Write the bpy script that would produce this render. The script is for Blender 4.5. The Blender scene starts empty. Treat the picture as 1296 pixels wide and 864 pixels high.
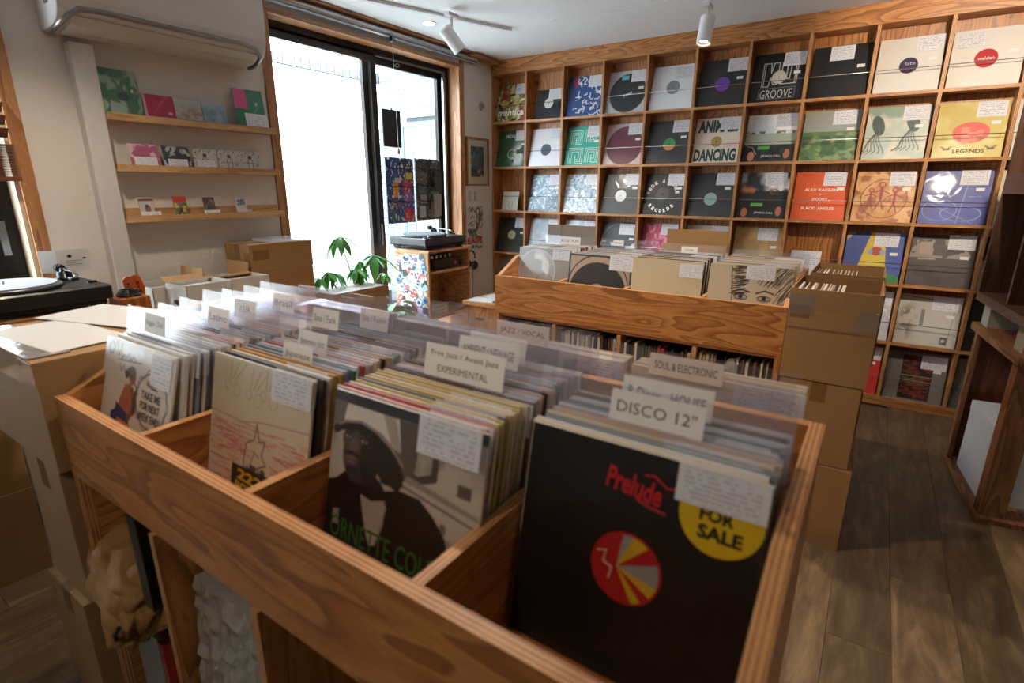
import bpy, bmesh, math, random
import numpy as np
from mathutils import Vector, Matrix
random.seed(7); rng=np.random.default_rng(5)
PI=math.pi
SC=bpy.context.scene; COL=SC.collection
# ---------------------------------------------------------------- camera
F_PX=678.04; PITCH=.2795; YAW=.5876; ROLL=.0046
CAM=Vector((2.9268,-4.0598,1.3623))
fw=Vector((-math.sin(YAW)*math.cos(PITCH),math.cos(YAW)*math.cos(PITCH),-math.sin(PITCH)))
rt=Vector((math.cos(YAW),math.sin(YAW),0)); up=rt.cross(fw)
rt2=rt*math.cos(ROLL)+up*math.sin(ROLL); up2=-rt*math.sin(ROLL)+up*math.cos(ROLL)
cam=bpy.data.cameras.new('camera'); co=bpy.data.objects.new('camera',cam); COL.objects.link(co)
m=Matrix((rt2,up2,-fw)).transposed().to_4x4(); m.translation=CAM; co.matrix_world=m
cam.sensor_width=36; cam.lens=F_PX/1296*36; cam.clip_start=.02
cam.dof.use_dof=True; cam.dof.focus_distance=3.6; cam.dof.aperture_fstop=3.2
SC.camera=co
# ---------------------------------------------------------------- world, light, exposure
w=bpy.data.worlds.new('sky'); SC.world=w; w.use_nodes=True
bg=w.node_tree.nodes['Background']; bg.inputs[0].default_value=(.74,.87,1.0,1); bg.inputs[1].default_value=11
def light(name,typ,loc,energy,color,rot=(0,0,0),**kw):
    l=bpy.data.lights.new(name,typ); l.energy=energy; l.color=color
    for k,v in kw.items(): setattr(l,k,v)
    o=bpy.data.objects.new(name,l); o.location=loc; o.rotation_euler=rot; COL.objects.link(o); return o
light('sun','SUN',(5,0,8),8.0,(1,.97,.92),(0,math.radians(44),0),angle=.03)
def aim(o,tgt): o.rotation_euler=(Vector(tgt)-o.location).to_track_quat('-Z','Y').to_euler()
WARM=(1,.84,.66)
for nm,loc,sx,sy,ry in (('window_portal',(-.21,-1.265,1.17),2.2,1.65,PI/2),('left_window_portal',(-.21,-3.9,1.49),1.4,1.2,PI/2)):
    p_=light(nm,'AREA',loc,1,(1,1,1),(0,-ry,0),shape='RECTANGLE',size=sx,size_y=sy); p_.data.cycles.is_portal=True
SC.view_settings.view_transform='Standard'; SC.view_settings.look='None'; SC.view_settings.gamma=1
SC.view_settings.use_curve_mapping=False
SC.view_settings.exposure=1.0
# ---------------------------------------------------------------- helpers
def lin(c):
    if isinstance(c,str): c=tuple(int(c[i:i+2],16)/255 for i in (0,2,4))
    return tuple((x/12.92 if x<=.04045 else ((x+.055)/1.055)**2.4) for x in c)
MATS={}
def newmat(name):
    m=bpy.data.materials.new(name); m.use_nodes=True
    return m,m.node_tree,m.node_tree.nodes['Principled BSDF']
def flat(name,c,rough=.6,metal=0,coat=0,bump=0,bscale=60,var=.0):
    if name in MATS: return MATS[name]
    m,nt,p=newmat(name); c=lin(c)
    p.inputs['Roughness'].default_value=rough; p.inputs['Metallic'].default_value=metal
    p.inputs['Coat Weight'].default_value=coat; p.inputs['Coat Roughness'].default_value=.12
    tc=nt.nodes.new('ShaderNodeTexCoord'); nz=nt.nodes.new('ShaderNodeTexNoise'); nz.inputs['Scale'].default_value=bscale
    nt.links.new(tc.outputs['Object'],nz.inputs['Vector'])
    mx=nt.nodes.new('ShaderNodeMix'); mx.data_type='RGBA'
    mx.inputs[6].default_value=(*[x*(1-max(var,.04)) for x in c],1); mx.inputs[7].default_value=(*[min(1,x*(1+max(var,.04))) for x in c],1)
    nt.links.new(nz.outputs[0],mx.inputs[0]); nt.links.new(mx.outputs[2],p.inputs['Base Color'])
    if bump:
        b=nt.nodes.new('ShaderNodeBump'); b.inputs['Strength'].default_value=bump; b.inputs['Distance'].default_value=.003
        nt.links.new(nz.outputs[0],b.inputs['Height']); nt.links.new(b.outputs[0],p.inputs['Normal'])
    MATS[name]=m; return m
def wood(name,cols,stretch=(1,8,8),scale=2.2,bands=9,rough=.42,seed=0.,coat=.15,knots=True):
    """plywood: contour lines of a stretched noise field, fine pores, a few knots"""
    if name in MATS: return MATS[name]
    m,nt,p=newmat(name); N=nt.nodes.new; L=nt.links.new
    tc=N('ShaderNodeTexCoord'); mp=N('ShaderNodeMapping'); mp.inputs['Scale'].default_value=stretch; mp.inputs['Location'].default_value=(seed,seed*.7,seed*1.3)
    L(tc.outputs['Object'],mp.inputs['Vector'])
    oi=N('ShaderNodeObjectInfo'); ad=N('ShaderNodeVectorMath'); ad.operation='ADD'
    cx=N('ShaderNodeCombineXYZ'); mu=N('ShaderNodeMath'); mu.operation='MULTIPLY'; mu.inputs[1].default_value=37
    L(oi.outputs['Random'],mu.inputs[0])
    for i in range(3): L(mu.outputs[0],cx.inputs[i])
    L(mp.outputs[0],ad.inputs[0]); L(cx.outputs[0],ad.inputs[1])
    nz=N('ShaderNodeTexNoise'); nz.inputs['Scale'].default_value=scale; nz.inputs['Detail'].default_value=1.5; nz.inputs['Distortion'].default_value=.4
    L(ad.outputs[0],nz.inputs['Vector'])
    m1=N('ShaderNodeMath'); m1.operation='MULTIPLY'; m1.inputs[1].default_value=bands; L(nz.outputs[0],m1.inputs[0])
    fr=N('ShaderNodeMath'); fr.operation='FRACT'; L(m1.outputs[0],fr.inputs[0])
    cr=N('ShaderNodeValToRGB'); e=cr.color_ramp.elements
    e[0].position=0; e[0].color=(*lin(cols[0]),1); e[1].position=1; e[1].color=(*lin(cols[2]),1)
    x=e.new(.6); x.color=(*lin(cols[1]),1); x=e.new(.9); x.color=(*lin(cols[2]),1); e[-1].color=(*lin(cols[0]),1)
    L(fr.outputs[0],cr.inputs[0])
    n2=N('ShaderNodeTexNoise'); n2.inputs['Scale'].default_value=scale*22; n2.inputs['Detail'].default_value=3; L(ad.outputs[0],n2.inputs['Vector'])
    mx=N('ShaderNodeMix'); mx.data_type='RGBA'; mx.blend_type='MULTIPLY'; mx.inputs[0].default_value=.45
    r2=N('ShaderNodeValToRGB'); r2.color_ramp.elements[0].position=.35; r2.color_ramp.elements[0].color=(.55,.5,.45,1); r2.color_ramp.elements[1].position=.6
    L(n2.outputs[0],r2.inputs[0]); L(cr.outputs[0],mx.inputs[6]); L(r2.outputs[0],mx.inputs[7])
    out=mx.outputs[2]
    if knots:
        vo=N('ShaderNodeTexVoronoi'); vo.inputs['Scale'].default_value=2.4; L(tc.outputs['Object'],vo.inputs['Vector'])
        r3=N('ShaderNodeValToRGB'); r3.color_ramp.elements[0].position=.03; r3.color_ramp.elements[0].color=(.30,.17,.10,1); r3.color_ramp.elements[1].position=.075
        L(vo.outputs['Distance'],r3.inputs[0])
        m3=N('ShaderNodeMix'); m3.data_type='RGBA'; m3.blend_type='MULTIPLY'; m3.inputs[0].default_value=.9
        L(out,m3.inputs[6]); L(r3.outputs[0],m3.inputs[7]); out=m3.outputs[2]
    L(out,p.inputs['Base Color'])
    p.inputs['Roughness'].default_value=rough; p.inputs['Coat Weight'].default_value=coat; p.inputs['Coat Roughness'].default_value=.3
    MATS[name]=m; return m
PLY=('C98C4E','B4733A','8F582A')
def ply(g,seed=0.):
    st={'x':(1,7,7),'y':(7,1,7),'z':(7,7,1)}[g]
    return wood('plywood_grain_'+g+('_b' if seed else ''),PLY,st,1.7,9,seed=seed)
def edge(ax):
    """laminated edge of a plywood board, plies stacked along ax"""
    n='plywood_edge_'+ax
    if n in MATS: return MATS[n]
    m,nt,p=newmat(n); N=nt.nodes.new; L=nt.links.new
    tc=N('ShaderNodeTexCoord'); sp=N('ShaderNodeSeparateXYZ'); L(tc.outputs['Object'],sp.inputs[0])
    mu=N('ShaderNodeMath'); mu.operation='MULTIPLY'; mu.inputs[1].default_value=2*PI/.0072; L(sp.outputs[ax.upper()],mu.inputs[0])
    si=N('ShaderNodeMath'); si.operation='SINE'; L(mu.outputs[0],si.inputs[0])
    nz=N('ShaderNodeTexNoise'); nz.inputs['Scale'].default_value=14; nz.inputs['Detail'].default_value=4; L(tc.outputs['Object'],nz.inputs['Vector'])
    a=N('ShaderNodeMath'); a.operation='MULTIPLY_ADD'; a.inputs[1].default_value=.3; L(si.outputs[0],a.inputs[0]); L(nz.outputs[0],a.inputs[2])
    cr=N('ShaderNodeValToRGB'); cr.color_ramp.elements[0].position=.2; cr.color_ramp.elements[0].color=(*lin('8F552C'),1); cr.color_ramp.elements[1].position=.7; cr.color_ramp.elements[1].color=(*lin('CB955E'),1)
    L(a.outputs[0],cr.inputs[0]); L(cr.outputs[0],p.inputs['Base Color']); p.inputs['Roughness'].default_value=.45
    MATS[n]=m; return m
def attr(name='printed_cover',rough=.45,coat=.28,bump=.12,obj_color=False):
    if name in MATS: return MATS[name]
    m,nt,p=newmat(name); N=nt.nodes.new; L=nt.links.new
    if obj_color: a=N('ShaderNodeObjectInfo'); L(a.outputs['Color'],p.inputs['Base Color'])
    else: a=N('ShaderNodeAttribute'); a.attribute_name='Col'; L(a.outputs['Color'],p.inputs['Base Color'])
    p.inputs['Roughness'].default_value=rough; p.inputs['Coat Weight'].default_value=coat; p.inputs['Coat Roughness'].default_value=.08
    if bump:
        tc=N('ShaderNodeTexCoord'); oi=N('ShaderNodeObjectInfo'); ad=N('ShaderNodeVectorMath'); ad.operation='ADD'
        cx=N('ShaderNodeCombineXYZ'); mu=N('ShaderNodeMath'); mu.operation='MULTIPLY'; mu.inputs[1].default_value=50; L(oi.outputs['Random'],mu.inputs[0]); L(mu.outputs[0],cx.inputs[0]); L(mu.outputs[0],cx.inputs[2])
        L(tc.outputs['Object'],ad.inputs[0]); L(cx.outputs[0],ad.inputs[1])
        nz=N('ShaderNodeTexNoise'); nz.inputs['Scale'].default_value=9; nz.inputs['Detail'].default_value=1; nz.inputs['Distortion'].default_value=1.5; L(ad.outputs[0],nz.inputs['Vector'])
        b=N('ShaderNodeBump'); b.inputs['Strength'].default_value=bump; b.inputs['Distance'].default_value=.012
        L(nz.outputs[0],b.inputs['Height']); L(b.outputs[0],p.inputs['Coat Normal'])
    MATS[name]=m; return m
def clear(name,tint,t=.8,rough=.05,haze=.25):
    """thin clear sheet: mostly see-through, a little haze and a clean reflection"""
    if name in MATS: return MATS[name]
    m,nt,p=newmat(name); N=nt.nodes.new; L=nt.links.new
    nt.nodes.remove(p); out=nt.nodes['Material Output']
    tr=N('ShaderNodeBsdfTransparent'); tr.inputs[0].default_value=(*tint,1)
    df=N('ShaderNodeBsdfDiffuse'); df.inputs[0].default_value=(*tint,1)
    gl=N('ShaderNodeBsdfGlossy'); gl.inputs['Roughness'].default_value=rough
    a=N('ShaderNodeMixShader'); a.inputs[0].default_value=haze; L(tr.outputs[0],a.inputs[1]); L(df.outputs[0],a.inputs[2])
    fz=N('ShaderNodeFresnel'); fz.inputs[0].default_value=1.45
    ge=N('ShaderNodeNewGeometry'); iv=N('ShaderNodeMath'); iv.operation='SUBTRACT'; iv.inputs[0].default_value=1; L(ge.outputs['Backfacing'],iv.inputs[1])
    fm=N('ShaderNodeMath'); fm.operation='MULTIPLY'; L(fz.outputs[0],fm.inputs[0]); L(iv.outputs[0],fm.inputs[1])
    b=N('ShaderNodeMixShader'); L(fm.outputs[0],b.inputs[0]); L(a.outputs[0],b.inputs[1]); L(gl.outputs[0],b.inputs[2]); L(b.outputs[0],out.inputs[0])
    MATS[name]=m; return m
def emit(name,c,s):
    if name in MATS: return MATS[name]
    m,nt,p=newmat(name); p.inputs['Emission Color'].default_value=(*c,1); p.inputs['Emission Strength'].default_value=s; MATS[name]=m; return m
def note_mat():
    if 'note_paper' in MATS: return MATS['note_paper']
    m,nt,p=newmat('note_paper'); N=nt.nodes.new; L=nt.links.new
    tc=N('ShaderNodeTexCoord'); sp=N('ShaderNodeSeparateXYZ'); L(tc.outputs['Generated'],sp.inputs[0])
    def M(op,a,b=None,c=None):
        n=N('ShaderNodeMath'); n.operation=op
        for i,v in enumerate((a,b,c)):
            if v is None: continue
            if isinstance(v,(int,float)): n.inputs[i].default_value=v
            else: L(v,n.inputs[i])
        return n.outputs[0]
    row=M('MULTIPLY',sp.outputs[2],8); fr=M('FRACT',row); fl=M('FLOOR',row)
    cx=N('ShaderNodeCombineXYZ'); L(M('MULTIPLY',sp.outputs[0],16),cx.inputs[0]); L(M('MULTIPLY',fl,7.3),cx.inputs[1])
    oi=N('ShaderNodeObjectInfo'); L(M('MULTIPLY',oi.outputs['Random'],90),cx.inputs[2])
    nz=N('ShaderNodeTexNoise'); nz.inputs['Scale'].default_value=1; nz.inputs['Detail'].default_value=0; L(cx.outputs[0],nz.inputs['Vector'])
    ink=M('MULTIPLY',M('LESS_THAN',M('ABSOLUTE',M('SUBTRACT',fr,.5)),.2),M('GREATER_THAN',nz.outputs[0],.47))
    mar=M('LESS_THAN',M('ABSOLUTE',M('SUBTRACT',sp.outputs[0],.5)),.42); ma2=M('LESS_THAN',M('ABSOLUTE',M('SUBTRACT',sp.outputs[2],.5)),.44)
    ink=M('MULTIPLY',M('MULTIPLY',ink,mar),M('MULTIPLY',ma2,.45))
    mx=N('ShaderNodeMix'); mx.data_type='RGBA'; mx.inputs[6].default_value=(.72,.72,.76,1); mx.inputs[7].default_value=(.10,.11,.16,1)
    L(ink,mx.inputs[0]); L(mx.outputs[2],p.inputs['Base Color']); p.inputs['Roughness'].default_value=.5
    MATS['note_paper']=m; return m
# mesh building
def box(bm,x0,x1,y0,y1,z0,z1,mi=0):
    v=[bm.verts.new((x,y,z)) for x in (x0,x1) for y in (y0,y1) for z in (z0,z1)]
    fs=[(0,1,3,2),(4,6,7,5),(0,4,5,1),(2,3,7,6),(0,2,6,4),(1,5,7,3)]
    for f in fs:
        q=bm.faces.new([v[i] for i in f]); q.material_index=mi
def cyl(bm,c,r,h,ax='z',seg=24,r2=None,cap=True):
    r2=r if r2 is None else r2
    M={'z':Matrix.Identity(4),'x':Matrix.Rotation(PI/2,4,'Y'),'y':Matrix.Rotation(-PI/2,4,'X')}[ax]
    bmesh.ops.create_cone(bm,cap_ends=cap,cap_tris=False,segments=seg,radius1=r,radius2=r2,depth=h,matrix=Matrix.Translation(c)@M)
def tube(bm,pts,r,seg=6):
    pts=[Vector(p) for p in pts]; rings=[]
    for i,p in enumerate(pts):
        d=(pts[min(i+1,len(pts)-1)]-pts[max(i-1,0)]).normalized()
        a=d.orthogonal().normalized() if i==0 else (rings[-1][1]-d*rings[-1][1].dot(d)).normalized()
        b=d.cross(a); rr=r[i] if isinstance(r,(list,tuple)) else r
        rings.append(([bm.verts.new(p+(a*math.cos(2*PI*k/seg)+b*math.sin(2*PI*k/seg))*rr) for k in range(seg)],a))
    for i in range(len(rings)-1):
        A,B=rings[i][0],rings[i+1][0]
        for k in range(seg): bm.faces.new((A[k],A[(k+1)%seg],B[(k+1)%seg],B[k]))
    bm.faces.new(rings[0][0][::-1]); bm.faces.new(rings[-1][0])
def lathe(bm,prof,c=(0,0,0),seg=28):
    R=[]
    for r,z in prof: R.append([bm.verts.new((c[0]+max(r,1e-4)*math.cos(2*PI*k/seg),c[1]+max(r,1e-4)*math.sin(2*PI*k/seg),c[2]+z)) for k in range(seg)])
    for A,B in zip(R,R[1:]):
        for k in range(seg): bm.faces.new((A[k],A[(k+1)%seg],B[(k+1)%seg],B[k]))
    bm.faces.new(R[0][::-1]); bm.faces.new(R[-1])
def prism(bm,poly,ax,a,b):
    """poly = 2D outline in the two other axes, extruded from a to b along ax"""
    def P(u,v,t): return {'x':(t,u,v),'y':(u,t,v),'z':(u,v,t)}[ax]
    A=[bm.verts.new(P(u,v,a)) for u,v in poly]; B=[bm.verts.new(P(u,v,b)) for u,v in poly]
    bm.faces.new(A); bm.faces.new(B[::-1])
    n=len(poly)
    for i in range(n): bm.faces.new((A[i],B[i],B[(i+1)%n],A[(i+1)%n]))
    bmesh.ops.recalc_face_normals(bm,faces=bm.faces)
def mesh(name,bm,mats,smooth=False,bevel=0):
    if bevel:
        bmesh.ops.bevel(bm,geom=list(bm.edges),offset=bevel,segments=1,affect='EDGES',clamp_overlap=True)
    bmesh.ops.recalc_face_normals(bm,faces=bm.faces)
    me=bpy.data.meshes.new(name); bm.to_mesh(me); bm.free()
    for mt in (mats if isinstance(mats,(list,tuple)) else [mats]): me.materials.append(mt)
    if smooth:
        for p in me.polygons: p.use_smooth=True
    return me
def put(name,me,parent=None,loc=(0,0,0),rot=(0,0,0),color=None):
    o=bpy.data.objects.new(name,me); COL.objects.link(o); o.location=loc; o.rotation_euler=rot
    if parent: o.parent=parent
    if color: o.color=(*lin(color),1)
    return o
def obj(name,bm,mats,parent=None,loc=(0,0,0),rot=(0,0,0),smooth=False,bevel=0):
    return put(name,mesh(name,bm,mats,smooth,bevel),parent,loc,rot)
def tag(o,label,cat,group=None):
    o['label']=label; o['category']=cat
    if group: o['group']=group
    return o
def thing(name,label,cat,loc=(0,0,0),rz=0,group=None,rx=0):
    o=bpy.data.objects.new(name,None); COL.objects.link(o); o.location=loc; o.rotation_euler=(rx,0,rz); o.empty_display_size=.05
    return tag(o,label,cat,group)
def struct(name,bm,mats,parent=None,**k):
    o=obj(name,bm,mats,parent,**k)
    if not parent: o['kind']='structure'
    return o
def bx(name,x0,x1,y0,y1,z0,z1,mats,parent=None,bevel=0,**k):
    bm=bmesh.new(); box(bm,x0,x1,y0,y1,z0,z1); return obj(name,bm,mats,parent,bevel=bevel,**k)
def board(name,x0,x1,y0,y1,z0,z1,parent,grain,seed=0.):
    """plywood board: face veneer on the large faces, laminated edge elsewhere"""
    bm=bmesh.new(); box(bm,x0,x1,y0,y1,z0,z1)
    d=[x1-x0,y1-y0,z1-z0]; t=d.index(min(d))
    for f in bm.faces:
        f.normal_update(); n=[abs(c) for c in f.normal]
        if n.index(max(n))!=t: f.material_index=1
    return obj(name,bm,[ply(grain,seed),edge('xyz'[t])],parent)
TXT={}
def textmesh(s,bold=.0):
    k=(s,bold)
    if k not in TXT:
        c=bpy.data.curves.new('t','FONT'); c.body=s; c.offset=bold; c.resolution_u=2; c.align_x='CENTER'; c.align_y='CENTER'
        o=bpy.data.objects.new('t',c); COL.objects.link(o); me=bpy.data.meshes.new_from_object(o)
        bpy.data.objects.remove(o); TXT[k]=me
    return TXT[k]
def text(s,w,h,col,parent,cx,cz,y=-.0012,bold=0.,tilt=0.,name='lettering'):
    """flat print facing -y, fitted into w x h, centred at (cx,cz) of the parent"""
    me=textmesh(s,bold).copy(); n=len(me.vertices); a=np.empty(n*3); me.vertices.foreach_get('co',a); a=a.reshape(-1,3)
    lo,hi=a.min(0),a.max(0); d=hi-lo; q=(a-(lo+hi)/2)
    xx=q[:,0]*w/max(d[0],1e-6); zz=q[:,1]*(h/max(d[1],1e-6) if h else w/d[0])
    ct,st=math.cos(tilt),math.sin(tilt)
    out=np.stack([xx*ct-zz*st,np.zeros(n),xx*st+zz*ct],1); me.vertices.foreach_set('co',out.ravel()); me.materials.clear(); me.materials.append(flat('ink_'+col,col,.5))
    me.update(); return put(name,me,parent,(cx,y,cz))
# raster art for printed covers ------------------------------------------------
def vnoise(U,V,s,seed=0,oct=3):
    r=np.random.default_rng(seed); out=0; amp=1; tot=0
    for k in range(oct):
        g=r.random((64,64)); x=(U*s)%63; y=(V*s)%63; xi=x.astype(int); yi=y.astype(int); fx=x-xi; fy=y-yi
        fx=fx*fx*(3-2*fx); fy=fy*fy*(3-2*fy)
        out=out+amp*((g[yi,xi]*(1-fx)+g[yi,xi+1]*fx)*(1-fy)+(g[yi+1,xi]*(1-fx)+g[yi+1,xi+1]*fx)*fy); tot+=amp; amp*=.5; s*=2
    return out/tot
class Art:
    def __init__(s,bgc,n=64):
        s.n=n; a=np.linspace(0,1,n+1); s.U,s.V=np.meshgrid(a,a); s.px=1/n
        s.C=np.ones((n+1,n+1,3))*np.array(lin(bgc))
    def lay(s,a,c):
        c=np.array(lin(c)) if not isinstance(c,np.ndarray) else c
        a=np.clip(a,0,1)[...,None]; s.C=s.C*(1-a)+c*a; return s
    def sd(s,d,c,k=1.0): return s.lay(.5-d/s.px/k,c)
    def disc(s,x,y,r,c,ry=None,ang=0):
        ry=ry or r; dx,dy=s.U-x,s.V-y; ca,sa=math.cos(ang),math.sin(ang); X=dx*ca+dy*sa; Y=-dx*sa+dy*ca
        return s.sd((np.sqrt((X/r)**2+(Y/ry)**2)-1)*min(r,ry),c)
    def ring(s,x,y,r,w,c,ry=None):
        ry=ry or r; d=(np.sqrt(((s.U-x)/r)**2+((s.V-y)/ry)**2)-1)*min(r,ry); return s.sd(np.abs(d)-w/2,c)
    def rect(s,x0,x1,y0,y1,c): return s.sd(np.maximum(np.maximum(x0-s.U,s.U-x1),np.maximum(y0-s.V,s.V-y1)),c)
    def line(s,pts,w,c):
        for (x0,y0),(x1,y1) in zip(pts,pts[1:]):
            dx,dy=x1-x0,y1-y0; t=np.clip(((s.U-x0)*dx+(s.V-y0)*dy)/(dx*dx+dy*dy+1e-9),0,1)
            s.sd(np.hypot(s.U-x0-t*dx,s.V-y0-t*dy)-w/2,c)
        return s
    def poly(s,pts,c):
        inside=np.zeros_like(s.U,bool); n=len(pts)
        for i in range(n):
            x0,y0=pts[i]; x1,y1=pts[(i+1)%n]
            if y0==y1: continue
            cr=((y0>s.V)!=(y1>s.V))&(s.U<(x1-x0)*(s.V-y0)/(y1-y0)+x0); inside^=cr
        return s.lay(inside.astype(float),c)
    def noise(s,c,sc,seed=0,lo=.4,hi=.6,mask=None,sx=1,sy=1):
        a=np.clip((vnoise(s.U*sx,s.V*sy,sc,seed)-lo)/(hi-lo),0,1)
        return s.lay(a if mask is None else a*mask,c)
    def grain(s,k=.06,seed=1):
        s.C=np.clip(s.C*(1+k*(np.random.default_rng(seed).random(s.U.shape)-.5)*2)[...,None],0,1); return s
def art_mesh(name,art,w,h,t,side='D8D4CC'):
    n=art.n; a=np.linspace(0,1,n+1); U,V=np.meshgrid(a,a)
    P=np.stack([(U-.5)*w,np.zeros_like(U),V*h],-1).reshape(-1,3)
    idx=np.arange((n+1)*(n+1)).reshape(n+1,n+1)
    q=np.stack([idx[:-1,:-1],idx[:-1,1:],idx[1:,1:],idx[1:,:-1]],-1).reshape(-1,4)
    b=len(P); B=[(-w/2,0,0),(w/2,0,0),(w/2,0,h),(-w/2,0,h),(-w/2,t,0),(w/2,t,0),(w/2,t,h),(-w/2,t,h)]
    P=np.vstack([P,B]); s=[[4,7,6,5],[0,4,5,1],[1,5,6,2],[2,6,7,3],[3,7,4,0]]
    q=np.vstack([q,np.array(s)+b])
    me=bpy.data.meshes.new(name); me.from_pydata(P.tolist(),[],q.tolist())
    c=np.ones((len(P),4)); c[:b,:3]=art.C.reshape(-1,3); c[b:,:3]=lin(side)
    at=me.color_attributes.new('Col','FLOAT_COLOR','POINT'); at.data.foreach_set('color',c.ravel())
    me.materials.append(attr()); return me
NOTE={}
def note(parent,cx,cz,w=.105,h=.08,y=-.0022,tilt=0.,name='price_note'):
    k=(w,h)
    if k not in NOTE:
        bm=bmesh.new(); box(bm,-w/2,w/2,-.0004,.0004,-h/2,h/2); NOTE[k]=mesh('price_note',bm,note_mat())
    return put(name,NOTE[k],parent,(cx,y,cz),(0,tilt,0))
def disc(parent,cx,cz,r,c,y=-.0014,name='centre_label',hole='101010'):
    bm=bmesh.new(); cyl(bm,(0,0,0),r,.0008,'y',32); o=obj(name,bm,flat('label_'+c,c,.4),parent,(cx,y,cz))
    if hole:
        bm=bmesh.new(); cyl(bm,(0,0,0),.0045,.0010,'y',10); obj('spindle_hole',bm,flat('hole_'+hole,hole,.5),o,(0,-.0003,0))
    return o
exec_parts=[]
# ================================================================ SETTING
CEIL=2.385; RX1=4.9; RY0=-6.2
WHITE=flat('wall_paint','D6CFC6',.85,bump=.15,bscale=220)
CEILM=flat('ceiling_paint','F2F4F6',.9)
DARKF=flat('dark_bronze_aluminium','2A2624',.35,.6)
bm=bmesh.new(); box(bm,-.35,RX1+.1,RY0-.1,.4,-.12,-.012); floor=struct('floor',bm,flat('floor_joint','4A3A2A',.8))
def plankmat():
    m,nt,p=newmat('floor_plank'); N=nt.nodes.new; L=nt.links.new
    tc=N('ShaderNodeTexCoord'); oi=N('ShaderNodeObjectInfo'); mu=N('ShaderNodeMath'); mu.operation='MULTIPLY'; mu.inputs[1].default_value=60; L(oi.outputs['Random'],mu.inputs[0])
    cx=N('ShaderNodeCombineXYZ'); L(mu.outputs[0],cx.inputs[0]); L(mu.outputs[0],cx.inputs[1]); ad=N('ShaderNodeVectorMath'); ad.operation='ADD'
    mp=N('ShaderNodeMapping'); mp.inputs['Scale'].default_value=(6,1.1,1); L(tc.outputs['Object'],mp.inputs[0]); L(mp.outputs[0],ad.inputs[0]); L(cx.outputs[0],ad.inputs[1])
    nz=N('ShaderNodeTexNoise'); nz.inputs['Scale'].default_value=3.2; nz.inputs['Detail'].default_value=8; nz.inputs['Roughness'].default_value=.65; nz.inputs['Distortion'].default_value=.6; L(ad.outputs[0],nz.inputs['Vector'])
    cr=N('ShaderNodeValToRGB'); e=cr.color_ramp.elements; e[0].position=.28; e[0].color=(*lin('4A3A28'),1); e[1].position=.72; e[1].color=(*lin('92795A'),1); x=e.new(.5); x.color=(*lin('6A553D'),1)
    L(nz.outputs[0],cr.inputs[0])
    hv=N('ShaderNodeHueSaturation'); r=N('ShaderNodeMapRange'); r.inputs[3].default_value=.7; r.inputs[4].default_value=1.25; L(oi.outputs['Random'],r.inputs[0]); L(r.outputs[0],hv.inputs['Value']); L(cr.outputs[0],hv.inputs['Color']); L(hv.outputs[0],p.inputs['Base Color'])
    p.inputs['Roughness'].default_value=.42; return m
PM=plankmat(); pw=.176; pl=1.15
bm=bmesh.new(); box(bm,-pw/2+.0005,pw/2-.0005,-pl/2+.0006,pl/2-.0006,-.012,0); PMe=mesh('plank',bm,PM,bevel=.0008)
i=0; x=.0+pw/2
while x<RX1:
    y=RY0+(i*.43)%pl-pl/2
    while y<.3:
        if y+pl/2>-5.6 and y-pl/2<.1: put('plank',PMe,floor,(x,y,0))
        y+=pl
    x+=pw; i+=1
bm=bmesh.new(); box(bm,-.2,RX1+.1,RY0-.1,.3,CEIL,CEIL+.15); struct('ceiling',bm,CEILM)
# window wall x=0 : openings  left window y -4.35..-3.29 z .95..2.1 ; big window y -2.10..-.43 z .06..2.29
bm=bmesh.new(); T=-.2
for a,b,c,d in ((RY0,-4.5,0,CEIL),(-4.5,-3.285,0,.78),(-4.5,-3.285,2.2,CEIL),(-3.285,-2.1,0,CEIL),(-2.1,-.43,0,.06),(-2.1,-.43,2.29,CEIL),(-.43,.15,0,CEIL)):
    box(bm,T,0,a,b,c,d)
struct('wall_left',bm,WHITE)
bm=bmesh.new(); box(bm,0,RX1,.15,.3,0,CEIL); struct('wall_back',bm,WHITE)
bm=bmesh.new(); box(bm,RX1,RX1+.1,RY0,.3,0,CEIL); struct('wall_right',bm,WHITE)
bm=bmesh.new(); box(bm,-.2,RX1+.1,RY0-.1,RY0,0,CEIL); struct('wall_front',bm,WHITE)
OAK=wood('oak_trim',('B98556','A97244','8C5A34'),(8,8,1),1.6,5,.5,knots=False)
OAKY=wood('oak_trim_y',('B98556','A97244','8C5A34'),(8,1,8),1.6,5,.5,knots=False)
# big window
win=bpy.data.objects.new('window_1',None); COL.objects.link(win); win['kind']='structure'
def wp(n,*a,mats=DARKF,**k): return bx(n,*a,mats,win,**k)
wp('jamb_lining',-.1995,.012,-.452,-.431,.085,2.268,mats=OAK)
wp('jamb_lining',-.1995,.012,-2.0995,-2.08,.085,2.268,mats=OAK)
wp('head_lining',-.1995,.012,-2.0995,-.431,2.268,2.2895,mats=OAKY)
wp('casing',0,.014,-2.135,-2.095,0,2.33,mats=OAK); wp('casing',0,.014,-.43,-.395,0,2.33,mats=OAK)
wp('sill_board',-.14,.03,-2.1,-.43,.06,.085,mats=OAKY)
ALU=flat('brushed_aluminium','9A9DA0',.3,.9)
wp('outer_frame',-.19,-.10,-2.0795,-2.06,.085,2.268); wp('outer_frame',-.19,-.10,-.490,-.4525,.085,2.268); wp('side_track',-.1165,-.10,-.515,-.4905,.085,2.236,mats=ALU)
wp('outer_frame',-.19,-.10,-2.06,-.490,2.235,2.268); wp('outer_frame',-.19,-.10,-2.06,-.490,.085,.12)
ALU=MATS.get('brushed_aluminium') or flat('brushed_aluminium','9A9DA0',.3,.9)
wp('track_rail',-.125,-.118,-2.06,-.516,2.225,2.236,mats=ALU)
GL=clear('window_glass',(.97,.985,.98),haze=0.0)
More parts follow.
